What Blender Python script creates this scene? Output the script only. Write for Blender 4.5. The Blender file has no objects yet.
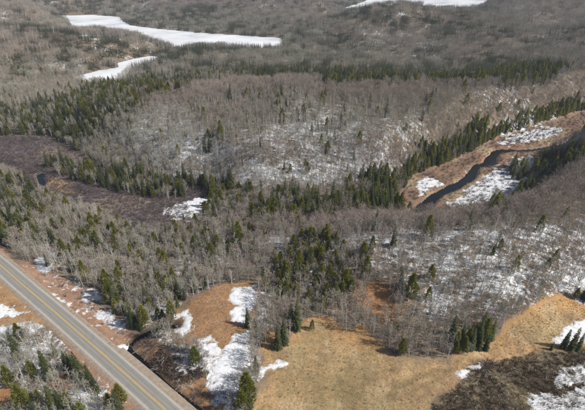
import bpy, math, random
import numpy as np
from mathutils import Vector

random.seed(7)
RNG = np.random.default_rng(11)
scene = bpy.context.scene
COL = scene.collection
R = math.radians

# ------------------------------------------------------------------ camera, sky, sun, exposure
CAM_H, PITCH, FPX, PW, PH = 120.0, 30.0, 418.0, 585.0, 410.0
cam_d = bpy.data.cameras.new('camera')
cam = bpy.data.objects.new('camera', cam_d)
COL.objects.link(cam)
cam.location = (0, 0, CAM_H)
cam.rotation_euler = (R(90 - PITCH), 0, 0)
cam_d.sensor_fit = 'HORIZONTAL'
cam_d.angle = 2 * math.atan(PW / 2 / FPX)
cam_d.clip_start = 1.0
cam_d.clip_end = 20000
scene.camera = cam

SUN_EL, SUN_AZ = 43.0, 102.0          # azimuth clockwise from +Y (view direction)
world = bpy.data.worlds.new('World')
scene.world = world
world.use_nodes = True
wn = world.node_tree
bg = wn.nodes['Background']
sky = wn.nodes.new('ShaderNodeTexSky')
sky.sky_type = 'NISHITA'
sky.sun_disc = False
sky.sun_elevation = R(SUN_EL)
sky.sun_rotation = R(SUN_AZ)
sky.air_density = 1.0
sky.dust_density = 2.5
wn.links.new(sky.outputs[0], bg.inputs[0])
bg.inputs[1].default_value = 0.065
sun_d = bpy.data.lights.new('sun', 'SUN')
sun = bpy.data.objects.new('sun', sun_d)
COL.objects.link(sun)
sun_d.energy = 4.6
sun_d.angle = R(0.8)
sun_d.color = (1.0, 0.955, 0.89)
sdir = Vector((math.sin(R(SUN_AZ)) * math.cos(R(SUN_EL)), math.cos(R(SUN_AZ)) * math.cos(R(SUN_EL)), math.sin(R(SUN_EL))))
sun.rotation_euler = sdir.to_track_quat('Z', 'Y').to_euler()
sun.location = (0, 0, 300)
scene.view_settings.view_transform = 'Standard'
scene.view_settings.look = 'None'
scene.view_settings.exposure = 0.3
scene.render.engine = 'CYCLES'
scene.cycles.max_bounces = 5
scene.cycles.diffuse_bounces = 2
scene.cycles.volume_bounces = 0
scene.view_settings.gamma = 1.0

# ------------------------------------------------------------------ noise and geometry helpers
def _hash(ix, iy, s):
    n = (ix.astype(np.int64) * 374761393 + iy.astype(np.int64) * 668265263 + s * 982451653) & 0xffffffff
    n = ((n ^ (n >> 13)) * 1274126177) & 0xffffffff
    n = n ^ (n >> 16)
    return (n & 0xffffff) / float(0xffffff)

def vnoise(x, y, s=0):
    ix, iy = np.floor(x), np.floor(y)
    fx, fy = x - ix, y - iy
    ux, uy = fx * fx * (3 - 2 * fx), fy * fy * (3 - 2 * fy)
    a, b = _hash(ix, iy, s), _hash(ix + 1, iy, s)
    c, d = _hash(ix, iy + 1, s), _hash(ix + 1, iy + 1, s)
    return (a * (1 - ux) + b * ux) * (1 - uy) + (c * (1 - ux) + d * ux) * uy - 0.5     # -0.5 .. 0.5

def fbm(x, y, wl, octv=4, s=0, gain=0.5):
    t, a = 0, 1.0
    for k in range(octv):
        t = t + a * vnoise(x / wl + 17.3 * k, y / wl - 9.1 * k, s + k)
        wl *= 0.5
        a *= gain
    return t

def sstep(a, b, v):
    t = np.clip((v - a) / (b - a), 0, 1)
    return t * t * (3 - 2 * t)

def poly_sd(x, y, P):
    """signed distance to a polygon, positive inside"""
    P = np.asarray(P, float)
    d = np.full(x.shape, 1e12)
    ins = np.zeros(x.shape, bool)
    n = len(P)
    for i in range(n):
        ax, ay = P[i]
        bx, by = P[(i + 1) % n]
        ex, ey = bx - ax, by - ay
        t = np.clip(((x - ax) * ex + (y - ay) * ey) / (ex * ex + ey * ey + 1e-9), 0, 1)
        d = np.minimum(d, (x - ax - t * ex) ** 2 + (y - ay - t * ey) ** 2)
        if ay != by:
            c = ((ay > y) != (by > y)) & (x < (bx - ax) * (y - ay) / (by - ay) + ax)
            ins ^= c
    d = np.sqrt(d)
    return np.where(ins, d, -d)

def line_d(x, y, P):
    d = np.full(x.shape, 1e12)
    for (ax, ay), (bx, by) in zip(P[:-1], P[1:]):
        ex, ey = bx - ax, by - ay
        t = np.clip(((x - ax) * ex + (y - ay) * ey) / (ex * ex + ey * ey + 1e-9), 0, 1)
        d = np.minimum(d, (x - ax - t * ex) ** 2 + (y - ay - t * ey) ** 2)
    return np.sqrt(d)

CP, SP = math.cos(R(PITCH)), math.sin(R(PITCH))

def ray(px, py):
    u, v = (px - PW / 2) / FPX, (py - PH / 2) / FPX
    return np.array([u, CP - v * SP, -SP - v * CP])

def flat(px, py, z=0.0):
    d = ray(px, py)
    t = (z - CAM_H) / d[2]
    return (d[0] * t, d[1] * t)

def project(x, y, z):
    dz = z - CAM_H
    zc = y * CP - dz * SP
    yc = -y * SP - dz * CP
    return PW / 2 + FPX * x / zc, PH / 2 + FPX * yc / zc, zc

def flat_poly(pts, z=0.0):
    return [flat(a, b, z) for a, b in pts]

# ------------------------------------------------------------------ the lie of the land
LAKE_N = flat_poly([(60, 15.5), (90, 14.5), (120, 17), (122, 21), (130, 25.5), (150, 28), (170, 30), (200, 33), (240, 35.5), (281, 38),
                    (281, 48), (250, 48), (225, 46.5), (196, 48), (180, 51), (171, 46), (156, 42), (130, 34), (110, 31), (85, 32.5), (70, 32), (72, 25), (66, 19)])
LAKE_S = flat_poly([(74, 77), (98, 71), (120, 67), (118, 63), (133, 59), (150, 56), (160, 57), (157, 60), (142, 64), (130, 68), (124, 77), (112, 84.5), (92, 83)])
LAKE_F = flat_poly([(340, 9), (355, 5), (366, 1), (372, -3), (430, -7), (520, -6), (505, 7), (460, 8), (430, 9), (400, 10), (375, 12), (350, 13)])
RIVC = [flat(a, b) for a, b in [(414, 216), (424, 206), (432, 199), (437, 194), (446, 190), (456, 185.5), (464, 181.5), (470, 177), (472, 171), (475, 167), (484, 165.5), (491, 162), (493, 157), (494, 153), (501, 151), (511, 150.7), (524, 150.9), (536, 149.5), (550, 147), (566, 144.5), (590, 140.5), (620, 136)]]
RIVW = [4.4, 4.3, 3.9, 3.4, 3.6, 3.1, 3.6, 2.9, 3.2, 2.8, 3.7, 4.2, 3.3, 3.0, 2.8, 2.7, 2.8, 2.6, 2.6, 2.8, 3.0, 3.0]

def ribbon_poly(C, W):
    C = np.array(C)
    seg = np.concatenate([[0], np.cumsum(np.linalg.norm(np.diff(C, axis=0), axis=1))])
    t = np.arange(0, seg[-1], 2.5)
    x, y, w = np.interp(t, seg, C[:, 0]), np.interp(t, seg, C[:, 1]), np.interp(t, seg, W)
    x[1:-1], y[1:-1] = (x[:-2] + 2 * x[1:-1] + x[2:]) / 4, (y[:-2] + 2 * y[1:-1] + y[2:]) / 4
    dx, dy = np.gradient(x), np.gradient(y)
    l = np.hypot(dx, dy)
    nx, ny = -dy / l, dx / l
    wl = w + 2.2 * vnoise(t / 7.0, t * 0, 7) + 1.0 * vnoise(t / 2.6, t * 0, 8)
    wr = w + 2.2 * vnoise(t / 7.0, t * 0 + 5, 9) + 1.0 * vnoise(t / 2.6, t * 0 + 5, 10)
    L = [(a, b) for a, b in zip(x + nx * wl, y + ny * wl)]
    Rr = [(a, b) for a, b in zip(x - nx * wr, y - ny * wr)]
    return L + Rr[::-1]

RIVER = ribbon_poly(RIVC, RIVW)
MARSH = flat_poly([(-40, 138), (50, 138), (95, 165), (130, 185), (170, 190), (200, 190), (215, 203), (200, 225), (172, 237), (135, 234), (100, 216),
                   (60, 203), (35, 192), (20, 178), (-40, 165)])
RVALLEY = flat_poly([(398, 200), (413, 178), (455, 162), (490, 143), (545, 124), (585, 112), (660, 98), (660, 148), (585, 146), (548, 151), (537, 175), (508, 207), (480, 216), (430, 216), (404, 216)])
POOL = flat_poly([(36, 175), (43, 173), (47, 177), (45, 182), (49, 189), (48, 198), (42, 198), (41, 188), (38, 181)])
BROOK = [flat(a, b, 1) for a, b in [(178, 331), (160, 330), (148, 336), (138, 339), (130, 345), (128, 351), (137, 358), (148, 367), (163, 384), (178, 396), (190, 404), (205, 416), (230, 436)]]
ROADC = [flat(a, b, 2.4) for a, b in [(-60, 215), (-20, 249), (0, 265), (30, 291), (60, 316.5), (100, 351.5), (130, 378), (165, 409.5), (200, 441), (260, 500)]]

RIDGES = [   # polylines of (x, y, height, front width, back width)
    [(-190, 388, 4, 50, 40), (-145, 370, 14, 56, 40), (-80, 332, 31, 52, 36), (-10, 322, 38, 50, 36), (55, 330, 35, 52, 36), (140, 354, 31, 58, 40), (230, 402, 27, 62, 50), (330, 440, 29, 70, 60), (480, 460, 35, 90, 80)],
    [(0, 172, 4, 15, 16), (35, 162, 14, 19, 15), (80, 160, 19, 21, 16), (125, 183, 21, 25, 19), (165, 213, 22, 33, 26), (230, 250, 27, 45, 40), (330, 280, 31, 60, 50)],
    [(-80, 246, 4, 12, 18), (-20, 250, 7, 10, 18), (40, 252, 9, 10, 20), (85, 262, 7, 12, 22)],
    [(-30, 155, 2.5, 20, 14), (5, 150, 4, 18, 14), (35, 147, 3, 14, 12)],
    [(-700, 590, 38, 70, 55), (-420, 630, 31, 65, 50), (-270, 680, 19, 65, 40), (-170, 650, 9, 50, 40)],
    [(-900, 900, 40, 120, 120), (-560, 930, 32, 110, 80), (-470, 900, 18, 90, 60)],
    [(-1200, 1600, 60, 200, 200), (-500, 1480, 45, 130, 150), (-200, 1250, 48, 100, 110), (40, 1120, 42, 90, 110)],
    [(0, 880, 14, 60, 50), (80, 840, 30, 75, 50), (210, 840, 34, 80, 55), (330, 790, 20, 70, 60)],
    [(-60, 1350, 34, 120, 130), (90, 1250, 26, 110, 120), (200, 1080, 7, 90, 90), (420, 1080, 5, 90, 90)],
    [(430, 960, 15, 80, 70), (560, 1050, 44, 90, 80), (900, 1080, 46, 150, 140), (1300, 1000, 50, 150, 150)],
    [(250, 640, 9, 40, 50), (430, 640, 24, 60, 60), (620, 600, 38, 80, 70), (900, 560, 46, 110, 110)],
    [(-1600, 2500, 80, 350, 400), (-600, 2300, 62, 280, 400), (0, 2050, 48, 240, 300)],
    [(0, 2700, 80, 400, 500), (900, 2500, 75, 350, 500), (2200, 2300, 85, 350, 500)],
    [(900, 1700, 46, 180, 250), (1300, 1600, 60, 200, 250)],
    [(-4500, 4200, 110, 700, 900), (0, 4300, 120, 700, 900), (4500, 4200, 110, 700, 900)],
    [(-250, 60, 6, 50, 60), (-230, 160, 5, 40, 40)],
]
FLATS = [(LAKE_N, 70.0), (LAKE_S, 45.0), (LAKE_F, 90.0), (MARSH, 32.0), (RVALLEY, 28.0)]
KNOLL = flat(222, 306, 3)

def ridge_h(x, y, P):
    best = np.full(x.shape, 1e12)
    hh = np.zeros(x.shape)
    for a, b in zip(P[:-1], P[1:]):
        ex, ey = b[0] - a[0], b[1] - a[1]
        t = np.clip(((x - a[0]) * ex + (y - a[1]) * ey) / (ex * ex + ey * ey), 0, 1)
        dx, dy = x - a[0] - t * ex, y - a[1] - t * ey
        d = dx * dx + dy * dy
        hgt = a[2] + t * (b[2] - a[2])
        w = np.where(dy < 0, a[3] + t * (b[3] - a[3]), a[4] + t * (b[4] - a[4]))
        val = hgt * np.exp(-0.5 * d / (w * w))
        hh = np.where(d < best, val, hh)
        best = np.minimum(best, d)
    return hh

def height(x, y):
    x = np.asarray(x, float)
    y = np.asarray(y, float)
    wx, wy = x + 22 * fbm(x, y, 120, 2, 31), y + 22 * fbm(x, y, 120, 2, 41)
    hill = np.zeros(x.shape)
    for P in RIDGES:
        hill = hill + ridge_h(wx, wy, P)
    far = sstep(150, 500, np.hypot(x, y))
    hill = hill + (0.25 + far) * (0.6 + 0.4 * sstep(2, 15, hill)) * (14 * fbm(x, y, 190, 3, 3) + 2.0) * sstep(160, 260, y + 0.2 * np.abs(x))
    wf = np.clip(sstep(60, 160, x) * sstep(520, 640, y) + sstep(950, 1150, y) + sstep(-300, -420, x) * sstep(450, 600, y), 0, 1)
    wf = wf * (1 - 0.85 * sstep(0.05, 0.11, x / np.maximum(y, 1)) * sstep(0.42, 0.34, x / np.maximum(y, 1)) * sstep(900, 1000, y))
    hill = hill + wf * np.maximum(44 * fbm(x + 90, y * 1.5, 300, 2, 13), -8)
    cone = sstep(0.04, 0.09, x / np.maximum(y, 1)) * sstep(0.44, 0.38, x / np.maximum(y, 1)) * sstep(900, 1000, y) * sstep(1650, 1550, y)
    hill = hill * (1 - 0.7 * cone)
    fl = np.ones(x.shape)
    shore = np.full(x.shape, -1e9)
    for P, w in FLATS:
        sd = poly_sd(x, y, P)
        fl = fl * sstep(-2, w, -sd)
    h = 1.3 + np.maximum(hill, -1.2) * fl + 1.5 * fbm(x, y, 42, 4, 5) * (0.25 + 0.75 * fl)
    # knoll of the grassy clearing, falling away toward the viewer
    kx, ky = KNOLL
    h = h + 5.0 * np.exp(-0.5 * (((x - kx) / 17) ** 2 + ((y - ky) / np.where(y < ky, 17, 12)) ** 2))
    # road bench with ditches
    rd = line_d(x, y, ROADC)
    k = sstep(15.0, 6.2, rd)
    h = h * (1 - k) + 2.15 * k
    h = h - 0.75 * np.exp(-0.5 * ((rd - 9.3) / 1.3) ** 2)
    # brook
    bd = line_d(x, y, BROOK)
    h = h - 1.1 * np.exp(-0.5 * (bd / 1.35) ** 2)
    # water bodies sink below their surface
    for P, dep, w in ((LAKE_N, 3, 7), (LAKE_S, 3, 4), (LAKE_F, 3, 14), (RIVER, 1.9, 1.3), (POOL, 1.6, 1.2)):
        sd = poly_sd(x, y, P)
        k = sstep(-w, w * 0.5, sd)
        h = h * (1 - k) + (-dep * 0.5) * k
    return h

def h1(x, y):
    return float(height(np.array([x]), np.array([y]))[0])

def gpoly(pts, tmax=6000.0):
    """where the rays of several photo pixels meet the ground"""
    D = np.array([ray(a, b) for a, b in pts])
    t = np.tile(np.exp(np.linspace(math.log(70), math.log(tmax), 330)), (len(D), 1))
    for n in (330, 14, 14):
        gap = CAM_H + D[:, 2:3] * t - height((D[:, 0:1] * t).ravel(), (D[:, 1:2] * t).ravel()).reshape(t.shape)
        i = np.argmax(gap < 0, axis=1)
        none = ~(gap < 0).any(1)
        i = np.where(none, t.shape[1] - 1, np.maximum(i, 1))
        r_ = np.arange(len(D))
        a, b = t[r_, i - 1], t[r_, i]
        if n == 330:
            sky_ = none
        t = a[:, None] + (b - a)[:, None] * np.linspace(0, 1, 14)[None, :]
    b = np.where(sky_, 2500.0, b)
    return [(D[k, 0] * b[k], D[k, 1] * b[k]) for k in range(len(D))]

# ------------------------------------------------------------------ materials
def mat(name):
    m = bpy.data.materials.new(name)
    m.use_nodes = True
    nt = m.node_tree
    b = nt.nodes['Principled BSDF']
    b.inputs['Roughness'].default_value = 0.9
    b.inputs['Specular IOR Level'].default_value = 0.2
    return m, nt, b

def N(nt, t, **kw):
    n = nt.nodes.new(t)
    for k, v in kw.items():
        setattr(n, k, v)
    return n

def ramp(nt, fac, stops):
    r = N(nt, 'ShaderNodeValToRGB')
    while len(r.color_ramp.elements) < len(stops):
        r.color_ramp.elements.new(0.5)
    for e, (p, c) in zip(r.color_ramp.elements, stops):
        e.position = p
        e.color = (*c, 1)
    nt.links.new(fac, r.inputs[0])
    return r.outputs[0]

def noise(nt, scale, detail=4, rough=0.6, vec=None):
    n = N(nt, 'ShaderNodeTexNoise')
    n.inputs['Scale'].default_value = scale
    n.inputs['Detail'].default_value = detail
    n.inputs['Roughness'].default_value = rough
    if vec is not None:
        nt.links.new(vec, n.inputs['Vector'])
    return n.outputs['Fac']

def math_n(nt, op, a, b=None, clamp=False):
    n = N(nt, 'ShaderNodeMath', operation=op, use_clamp=clamp)
    for i, v in enumerate((a, b)):
        if v is None:
            continue
        if isinstance(v, (int, float)):
            n.inputs[i].default_value = v
        else:
            nt.links.new(v, n.inputs[i])
    return n.outputs[0]

def mixc(nt, fac, a, b, blend='MIX'):
    n = N(nt, 'ShaderNodeMix', data_type='RGBA', blend_type=blend)
    for sock, v in ((n.inputs[0], fac), (n.inputs[6], a), (n.inputs[7], b)):
        if isinstance(v, (int, float)):
            sock.default_value = v
        elif isinstance(v, tuple):
            sock.default_value = (*v, 1)
        else:
            nt.links.new(v, sock)
    return n.outputs[2]

SNOW = (0.70, 0.725, 0.76)

def ground_material():
    m, nt, b = mat('ground')
    geo = N(nt, 'ShaderNodeNewGeometry').outputs['Position']
    col = N(nt, 'ShaderNodeAttribute', attribute_name='col').outputs['Color']
    sn = N(nt, 'ShaderNodeAttribute', attribute_name='snow').outputs['Fac']
    n1 = noise(nt, 0.22, 5, 0.65, geo)
    n2 = noise(nt, 1.6, 4, 0.7, geo)
    n3 = noise(nt, 0.045, 3, 0.5, geo)
    v = math_n(nt, 'ADD', math_n(nt, 'MULTIPLY', n1, 0.9), math_n(nt, 'MULTIPLY', n2, 0.9))
    v = math_n(nt, 'ADD', v, math_n(nt, 'MULTIPLY', n3, 0.5))
    v = math_n(nt, 'SUBTRACT', v, 0.18)
    c = mixc(nt, 1.0, col, v, 'MULTIPLY')
    tint = ramp(nt, noise(nt, 0.6, 3, 0.6, geo), [(0.3, (0.72, 0.74, 0.78)), (0.55, (1, 1, 1)), (0.75, (1.25, 1.1, 0.92))])
    c = mixc(nt, 0.8, c, tint, 'MULTIPLY')
    # snow lies where the noise is below the local cover
    sn_n = math_n(nt, 'ADD', math_n(nt, 'MULTIPLY', noise(nt, 0.09, 4, 0.6, geo), 0.4), math_n(nt, 'MULTIPLY', noise(nt, 0.5, 5, 0.72, geo), 0.6))
    thr = math_n(nt, 'SUBTRACT', math_n(nt, 'ADD', 0.24, math_n(nt, 'MULTIPLY', sn, 0.52)), sn_n)
    f = math_n(nt, 'MULTIPLY', math_n(nt, 'MULTIPLY', math_n(nt, 'ADD', thr, 0.012), 13.0, True), 0.93)
    c = mixc(nt, f, c, SNOW)
    nt.links.new(c, b.inputs['Base Color'])
    bmp = N(nt, 'ShaderNodeBump')
    bmp.inputs['Strength'].default_value = 0.6
    bmp.inputs['Distance'].default_value = 0.35
    nt.links.new(n2, bmp.inputs['Height'])
    nt.links.new(bmp.outputs[0], b.inputs['Normal'])
    return m

def snow_material():
    m, nt, b = mat('snow')
    geo = N(nt, 'ShaderNodeNewGeometry').outputs['Position']
    c = ramp(nt, noise(nt, 0.5, 6, 0.65, geo), [(0.28, (0.46, 0.47, 0.49)), (0.5, (0.66, 0.68, 0.71)), (0.75, (0.76, 0.77, 0.79))])
    d = math_n(nt, 'MULTIPLY', math_n(nt, 'SUBTRACT', noise(nt, 1.6, 6, 0.8, geo), 0.555), 8.0, True)
    c = mixc(nt, math_n(nt, 'MULTIPLY', d, 0.75), c, (0.22, 0.17, 0.12))
    mk = N(nt, 'ShaderNodeAttribute', attribute_name='depth').outputs['Fac']
    e = math_n(nt, 'ADD', mk, math_n(nt, 'MULTIPLY', math_n(nt, 'SUBTRACT', noise(nt, 1.3, 4, 0.7, geo), 0.5), 2.6))
    e = math_n(nt, 'MULTIPLY', math_n(nt, 'SUBTRACT', 0.85, e), 1.3, True)
    c = mixc(nt, math_n(nt, 'MULTIPLY', e, 0.7), c, (0.30, 0.25, 0.20))
    nt.links.new(c, b.inputs['Base Color'])
    b.inputs['Roughness'].default_value = 0.75
    bmp = N(nt, 'ShaderNodeBump')
    bmp.inputs['Strength'].default_value = 0.5
    bmp.inputs['Distance'].default_value = 0.3
    nt.links.new(noise(nt, 1.1, 4, 0.6, geo), bmp.inputs['Height'])
    nt.links.new(bmp.outputs[0], b.inputs['Normal'])
    return m

def ice_material():
    m, nt, b = mat('lake_snow')
    geo = N(nt, 'ShaderNodeNewGeometry').outputs['Position']
    c = ramp(nt, noise(nt, 0.012, 5, 0.6, geo), [(0.34, (0.38, 0.41, 0.44)), (0.47, (0.60, 0.62, 0.65)), (0.66, (0.74, 0.75, 0.77))])
    nt.links.new(c, b.inputs['Base Color'])
    b.inputs['Roughness'].default_value = 0.8
    return m

def water_material():
    m, nt, b = mat('dark_water')
    geo = N(nt, 'ShaderNodeNewGeometry').outputs['Position']
    b.inputs['Base Color'].default_value = (0.006, 0.007, 0.008, 1)
    b.inputs['Roughness'].default_value = 0.12
    b.inputs['Specular IOR Level'].default_value = 0.22
    bmp = N(nt, 'ShaderNodeBump')
    bmp.inputs['Strength'].default_value = 0.25
    bmp.inputs['Distance'].default_value = 0.05
    nt.links.new(noise(nt, 1.5, 3, 0.5, geo), bmp.inputs['Height'])
    nt.links.new(bmp.outputs[0], b.inputs['Normal'])
    return m

def plant_material(name, stops, rough=0.85, nscale=1.2, spread=0.5, transl=0.0):
    """colour from the plant's own random value plus a little noise"""
    m, nt, b = mat(name)
    oi = N(nt, 'ShaderNodeObjectInfo')
    geo = N(nt, 'ShaderNodeNewGeometry').outputs['Position']
    v = math_n(nt, 'ADD', math_n(nt, 'MULTIPLY', oi.outputs['Random'], 1 - spread), math_n(nt, 'MULTIPLY', noise(nt, nscale, 0, 0.5, geo), spread)) if nscale else oi.outputs['Random']
    c = ramp(nt, v, stops)
    nt.links.new(c, b.inputs['Base Color'])
    b.inputs['Roughness'].default_value = rough
    if transl:
        tr = N(nt, 'ShaderNodeBsdfTranslucent')
        nt.links.new(c, tr.inputs[0])
        mx = N(nt, 'ShaderNodeMixShader')
        mx.inputs[0].default_value = transl
        nt.links.new(b.outputs[0], mx.inputs[1])
        nt.links.new(tr.outputs[0], mx.inputs[2])
        nt.links.new(mx.outputs[0], nt.nodes['Material Output'].inputs[0])
    return m

M = {}
M['ground'] = ground_material()
M['snow'] = snow_material()
M['ice'] = ice_material()
M['water'] = water_material()
M['bark_grey'] = plant_material('grey_bark', [(0.0, (0.255, 0.242, 0.222)), (0.5, (0.358, 0.341, 0.315)), (1.0, (0.459, 0.443, 0.413))], nscale=0)
M['bark_birch'] = plant_material('birch_bark', [(0.0, (0.507, 0.488, 0.458)), (0.4, (0.643, 0.624, 0.595)), (1.0, (0.741, 0.731, 0.702))], nscale=0)
M['bark_dark'] = plant_material('conifer_bark', [(0.0, (0.08, 0.06, 0.05)), (1.0, (0.18, 0.14, 0.11))], nscale=0)
M['twig_grey'] = plant_material('grey_twigs', [(0.0, (0.236, 0.221, 0.172)), (0.5, (0.321, 0.301, 0.235)), (1.0, (0.398, 0.375, 0.299))], nscale=0)
M['twig_mauve'] = plant_material('mauve_twigs', [(0.0, (0.273, 0.222, 0.189)), (0.5, (0.360, 0.299, 0.257)), (1.0, (0.440, 0.370, 0.318))], nscale=0)
M['twig_birch'] = plant_material('birch_twigs', [(0.0, (0.293, 0.270, 0.234)), (0.5, (0.367, 0.341, 0.300)), (1.0, (0.440, 0.410, 0.366))], nscale=0)
M['spruce'] = plant_material('spruce_needles', [(0.0, (0.041, 0.059, 0.024)), (0.5, (0.070, 0.086, 0.031)), (1.0, (0.115, 0.124, 0.044))], transl=0.25)
M['cedar'] = plant_material('cedar_foliage', [(0.0, (0.161, 0.181, 0.040)), (0.5, (0.248, 0.251, 0.050)), (1.0, (0.347, 0.314, 0.070))], transl=0.45)
M['shrub'] = plant_material('alder_twigs', [(0.0, (0.092, 0.071, 0.072)), (0.5, (0.152, 0.118, 0.120)), (1.0, (0.212, 0.164, 0.154))], nscale=0)
M['shrub_dark'] = plant_material('dark_heath_twigs', [(0.0, (0.035, 0.022, 0.016)), (0.6, (0.07, 0.045, 0.032)), (1.0, (0.12, 0.085, 0.055))], nscale=0)
M['grass_tan'] = plant_material('tan_grass', [(0.0, (0.259, 0.173, 0.082)), (0.5, (0.378, 0.258, 0.126)), (1.0, (0.477, 0.354, 0.194))], spread=0.4, nscale=0.15)
M['grass_orange'] = plant_material('rusty_grass', [(0.0, (0.194, 0.110, 0.061)), (0.5, (0.309, 0.190, 0.103)), (1.0, (0.397, 0.290, 0.169))], spread=0.4, nscale=0.15)
M['grass_pale'] = plant_material('pale_sedge', [(0.0, (0.24, 0.19, 0.11)), (0.5, (0.36, 0.30, 0.19)), (1.0, (0.46, 0.40, 0.28))], spread=0.4, nscale=0.15)
M['dead_wood'] = plant_material('weathered_wood', [(0.0, (0.28, 0.26, 0.24)), (1.0, (0.52, 0.49, 0.45))], nscale=0)

def asphalt_material():
    m, nt, b = mat('asphalt')
    geo = N(nt, 'ShaderNodeNewGeometry').outputs['Position']
    uv = N(nt, 'ShaderNodeUVMap').outputs[0]
    sep = N(nt, 'ShaderNodeSeparateXYZ')
    nt.links.new(uv, sep.inputs[0])
    off = math_n(nt, 'ABSOLUTE', sep.outputs[0])          # metres from the centre line
    off = math_n(nt, 'ADD', off, math_n(nt, 'MULTIPLY', math_n(nt, 'SUBTRACT', noise(nt, 0.5, 5, 0.7, geo), 0.5), 0.9))
    c = ramp(nt, math_n(nt, 'DIVIDE', off, 5.0), [(0.0, (0.19, 0.186, 0.175)), (0.12, (0.155, 0.152, 0.146)), (0.24, (0.19, 0.185, 0.175)), (0.37, (0.155, 0.152, 0.146)), (0.54, (0.18, 0.176, 0.166)), (0.62, (0.25, 0.24, 0.22)), (0.78, (0.29, 0.275, 0.25))])
    mp = N(nt, 'ShaderNodeMapping')
    mp.inputs['Scale'].default_value = (1.2, 0.06, 1)
    nt.links.new(uv, mp.inputs[0])
    g = math_n(nt, 'ADD', math_n(nt, 'MULTIPLY', noise(nt, 1.0, 4, 0.6, mp.outputs[0]), 0.5), math_n(nt, 'MULTIPLY', noise(nt, 2.5, 4, 0.7, geo), 0.35))
    g = math_n(nt, 'ADD', g, 0.95)
    c = mixc(nt, 1.0, c, g, 'MULTIPLY')
    # cracks: across the lanes and wandering lengthways
    vo = N(nt, 'ShaderNodeTexVoronoi', feature='DISTANCE_TO_EDGE')
    vo.inputs['Scale'].default_value = 1.0
    mp2 = N(nt, 'ShaderNodeMapping')
    mp2.inputs['Scale'].default_value = (0.16, 0.11, 1)
    nt.links.new(uv, mp2.inputs[0])
    nt.links.new(mp2.outputs[0], vo.inputs['Vector'])
    ck = math_n(nt, 'LESS_THAN', vo.outputs['Distance'], 0.008)
    c = mixc(nt, math_n(nt, 'MULTIPLY', ck, 0.22), c, (0.06, 0.06, 0.06))
    c = mixc(nt, 1.0, c, (1.0, 0.985, 0.95), 'MULTIPLY')
    nt.links.new(c, b.inputs['Base Color'])
    b.inputs['Roughness'].default_value = 0.85
    return m

def gravel_material():
    m, nt, b = mat('gravel')
    geo = N(nt, 'ShaderNodeNewGeometry').outputs['Position']
    c = ramp(nt, noise(nt, 0.8, 6, 0.75, geo), [(0.3, (0.20, 0.155, 0.115)), (0.55, (0.30, 0.245, 0.19)), (0.75, (0.38, 0.33, 0.27))])
    nt.links.new(c, b.inputs['Base Color'])
    return m

def paint_material(name, col):
    m, nt, b = mat(name)
    geo = N(nt, 'ShaderNodeNewGeometry').outputs['Position']
    w = math_n(nt, 'MULTIPLY', math_n(nt, 'SUBTRACT', noise(nt, 2.0, 5, 0.75, geo), 0.45), 5.0, True)
    c = mixc(nt, math_n(nt, 'MULTIPLY', w, 0.55), col, (0.2, 0.2, 0.2))
    nt.links.new(c, b.inputs['Base Color'])
    b.inputs['Roughness'].default_value = 0.6
    return m

M['asphalt'] = asphalt_material()
M['gravel'] = gravel_material()
M['yellow'] = paint_material('yellow_road_paint', (0.62, 0.40, 0.06))
M['white'] = paint_material('white_road_paint', (0.50, 0.50, 0.49))

# ------------------------------------------------------------------ object helpers
def mesh_np(name, V, F, mats=(), mi=None, smooth=False):
    """V (n,3), F list of index tuples or (m,k) array"""
    me = bpy.data.meshes.new(name)
    me.from_pydata([tuple(v) for v in V] if not isinstance(V, np.ndarray) else V.tolist(), [], F.tolist() if isinstance(F, np.ndarray) else F)
    for m in mats:
        me.materials.append(m)
    if mi is not None:
        me.polygons.foreach_set('material_index', np.asarray(mi, np.int32))
    if smooth:
        me.polygons.foreach_set('use_smooth', np.ones(len(me.polygons), bool))
    me.update()
    return me

def link(name, data, parent=None):
    o = bpy.data.objects.new(name, data)
    COL.objects.link(o)
    if parent is not None:
        o.parent = parent
    return o

def tag(o, label=None, cat=None, group=None, kind=None):
    if label:
        o['label'] = label
    if cat:
        o['category'] = cat
    if group:
        o['group'] = group
    if kind:
        o['kind'] = kind
    return o

# ------------------------------------------------------------------ ground regions (photo outlines dropped onto the terrain)
def reg(pts):
    return gpoly(pts)

G = {}
G['meadow'] = reg([(262, 352), (272, 340), (283, 346), (300, 326), (325, 322), (345, 332), (362, 336), (380, 352), (400, 359), (440, 360), (470, 357), (492, 347), (505, 330), (520, 318), (545, 302), (562, 297), (580, 303), (600, 308),
                   (600, 340), (570, 351), (530, 352), (502, 359), (486, 366), (468, 375), (448, 391), (430, 406), (424, 440), (250, 440), (255, 410), (262, 385)])
G['clearing'] = reg([(172, 330), (180, 318), (178, 306), (195, 297), (215, 288), (240, 284), (258, 284), (256, 300), (252, 325), (246, 345), (222, 347), (200, 345), (178, 345)])
G['bog'] = reg([(430, 406), (448, 391), (468, 375), (486, 366), (502, 359), (530, 352), (570, 351), (620, 338), (660, 440), (420, 440)])
G['verge'] = reg([(-30, 236), (0, 250), (15, 262), (38, 262), (52, 274), (70, 283), (92, 290), (106, 306), (122, 318), (132, 330), (144, 338), (158, 345), (174, 357), (200, 385), (212, 412), (230, 440), (150, 440), (60, 340), (0, 285)])
G['verge_w'] = reg([(-40, 270), (0, 282), (20, 292), (40, 312), (48, 324), (30, 330), (10, 336), (-40, 345)])
G['brookside'] = reg([(132, 345), (146, 340), (160, 345), (170, 352), (186, 362), (204, 370), (205, 385), (215, 405), (228, 420), (200, 420), (170, 385), (145, 362)])
G['wet'] = reg([(148, 362), (160, 350), (182, 358), (206, 368), (206, 375), (190, 379), (172, 381), (160, 376)])
G['marsh'] = MARSH
G['oxbow'] = reg([(45, 180), (58, 178), (72, 186), (76, 193), (60, 194), (48, 188)])
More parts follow.
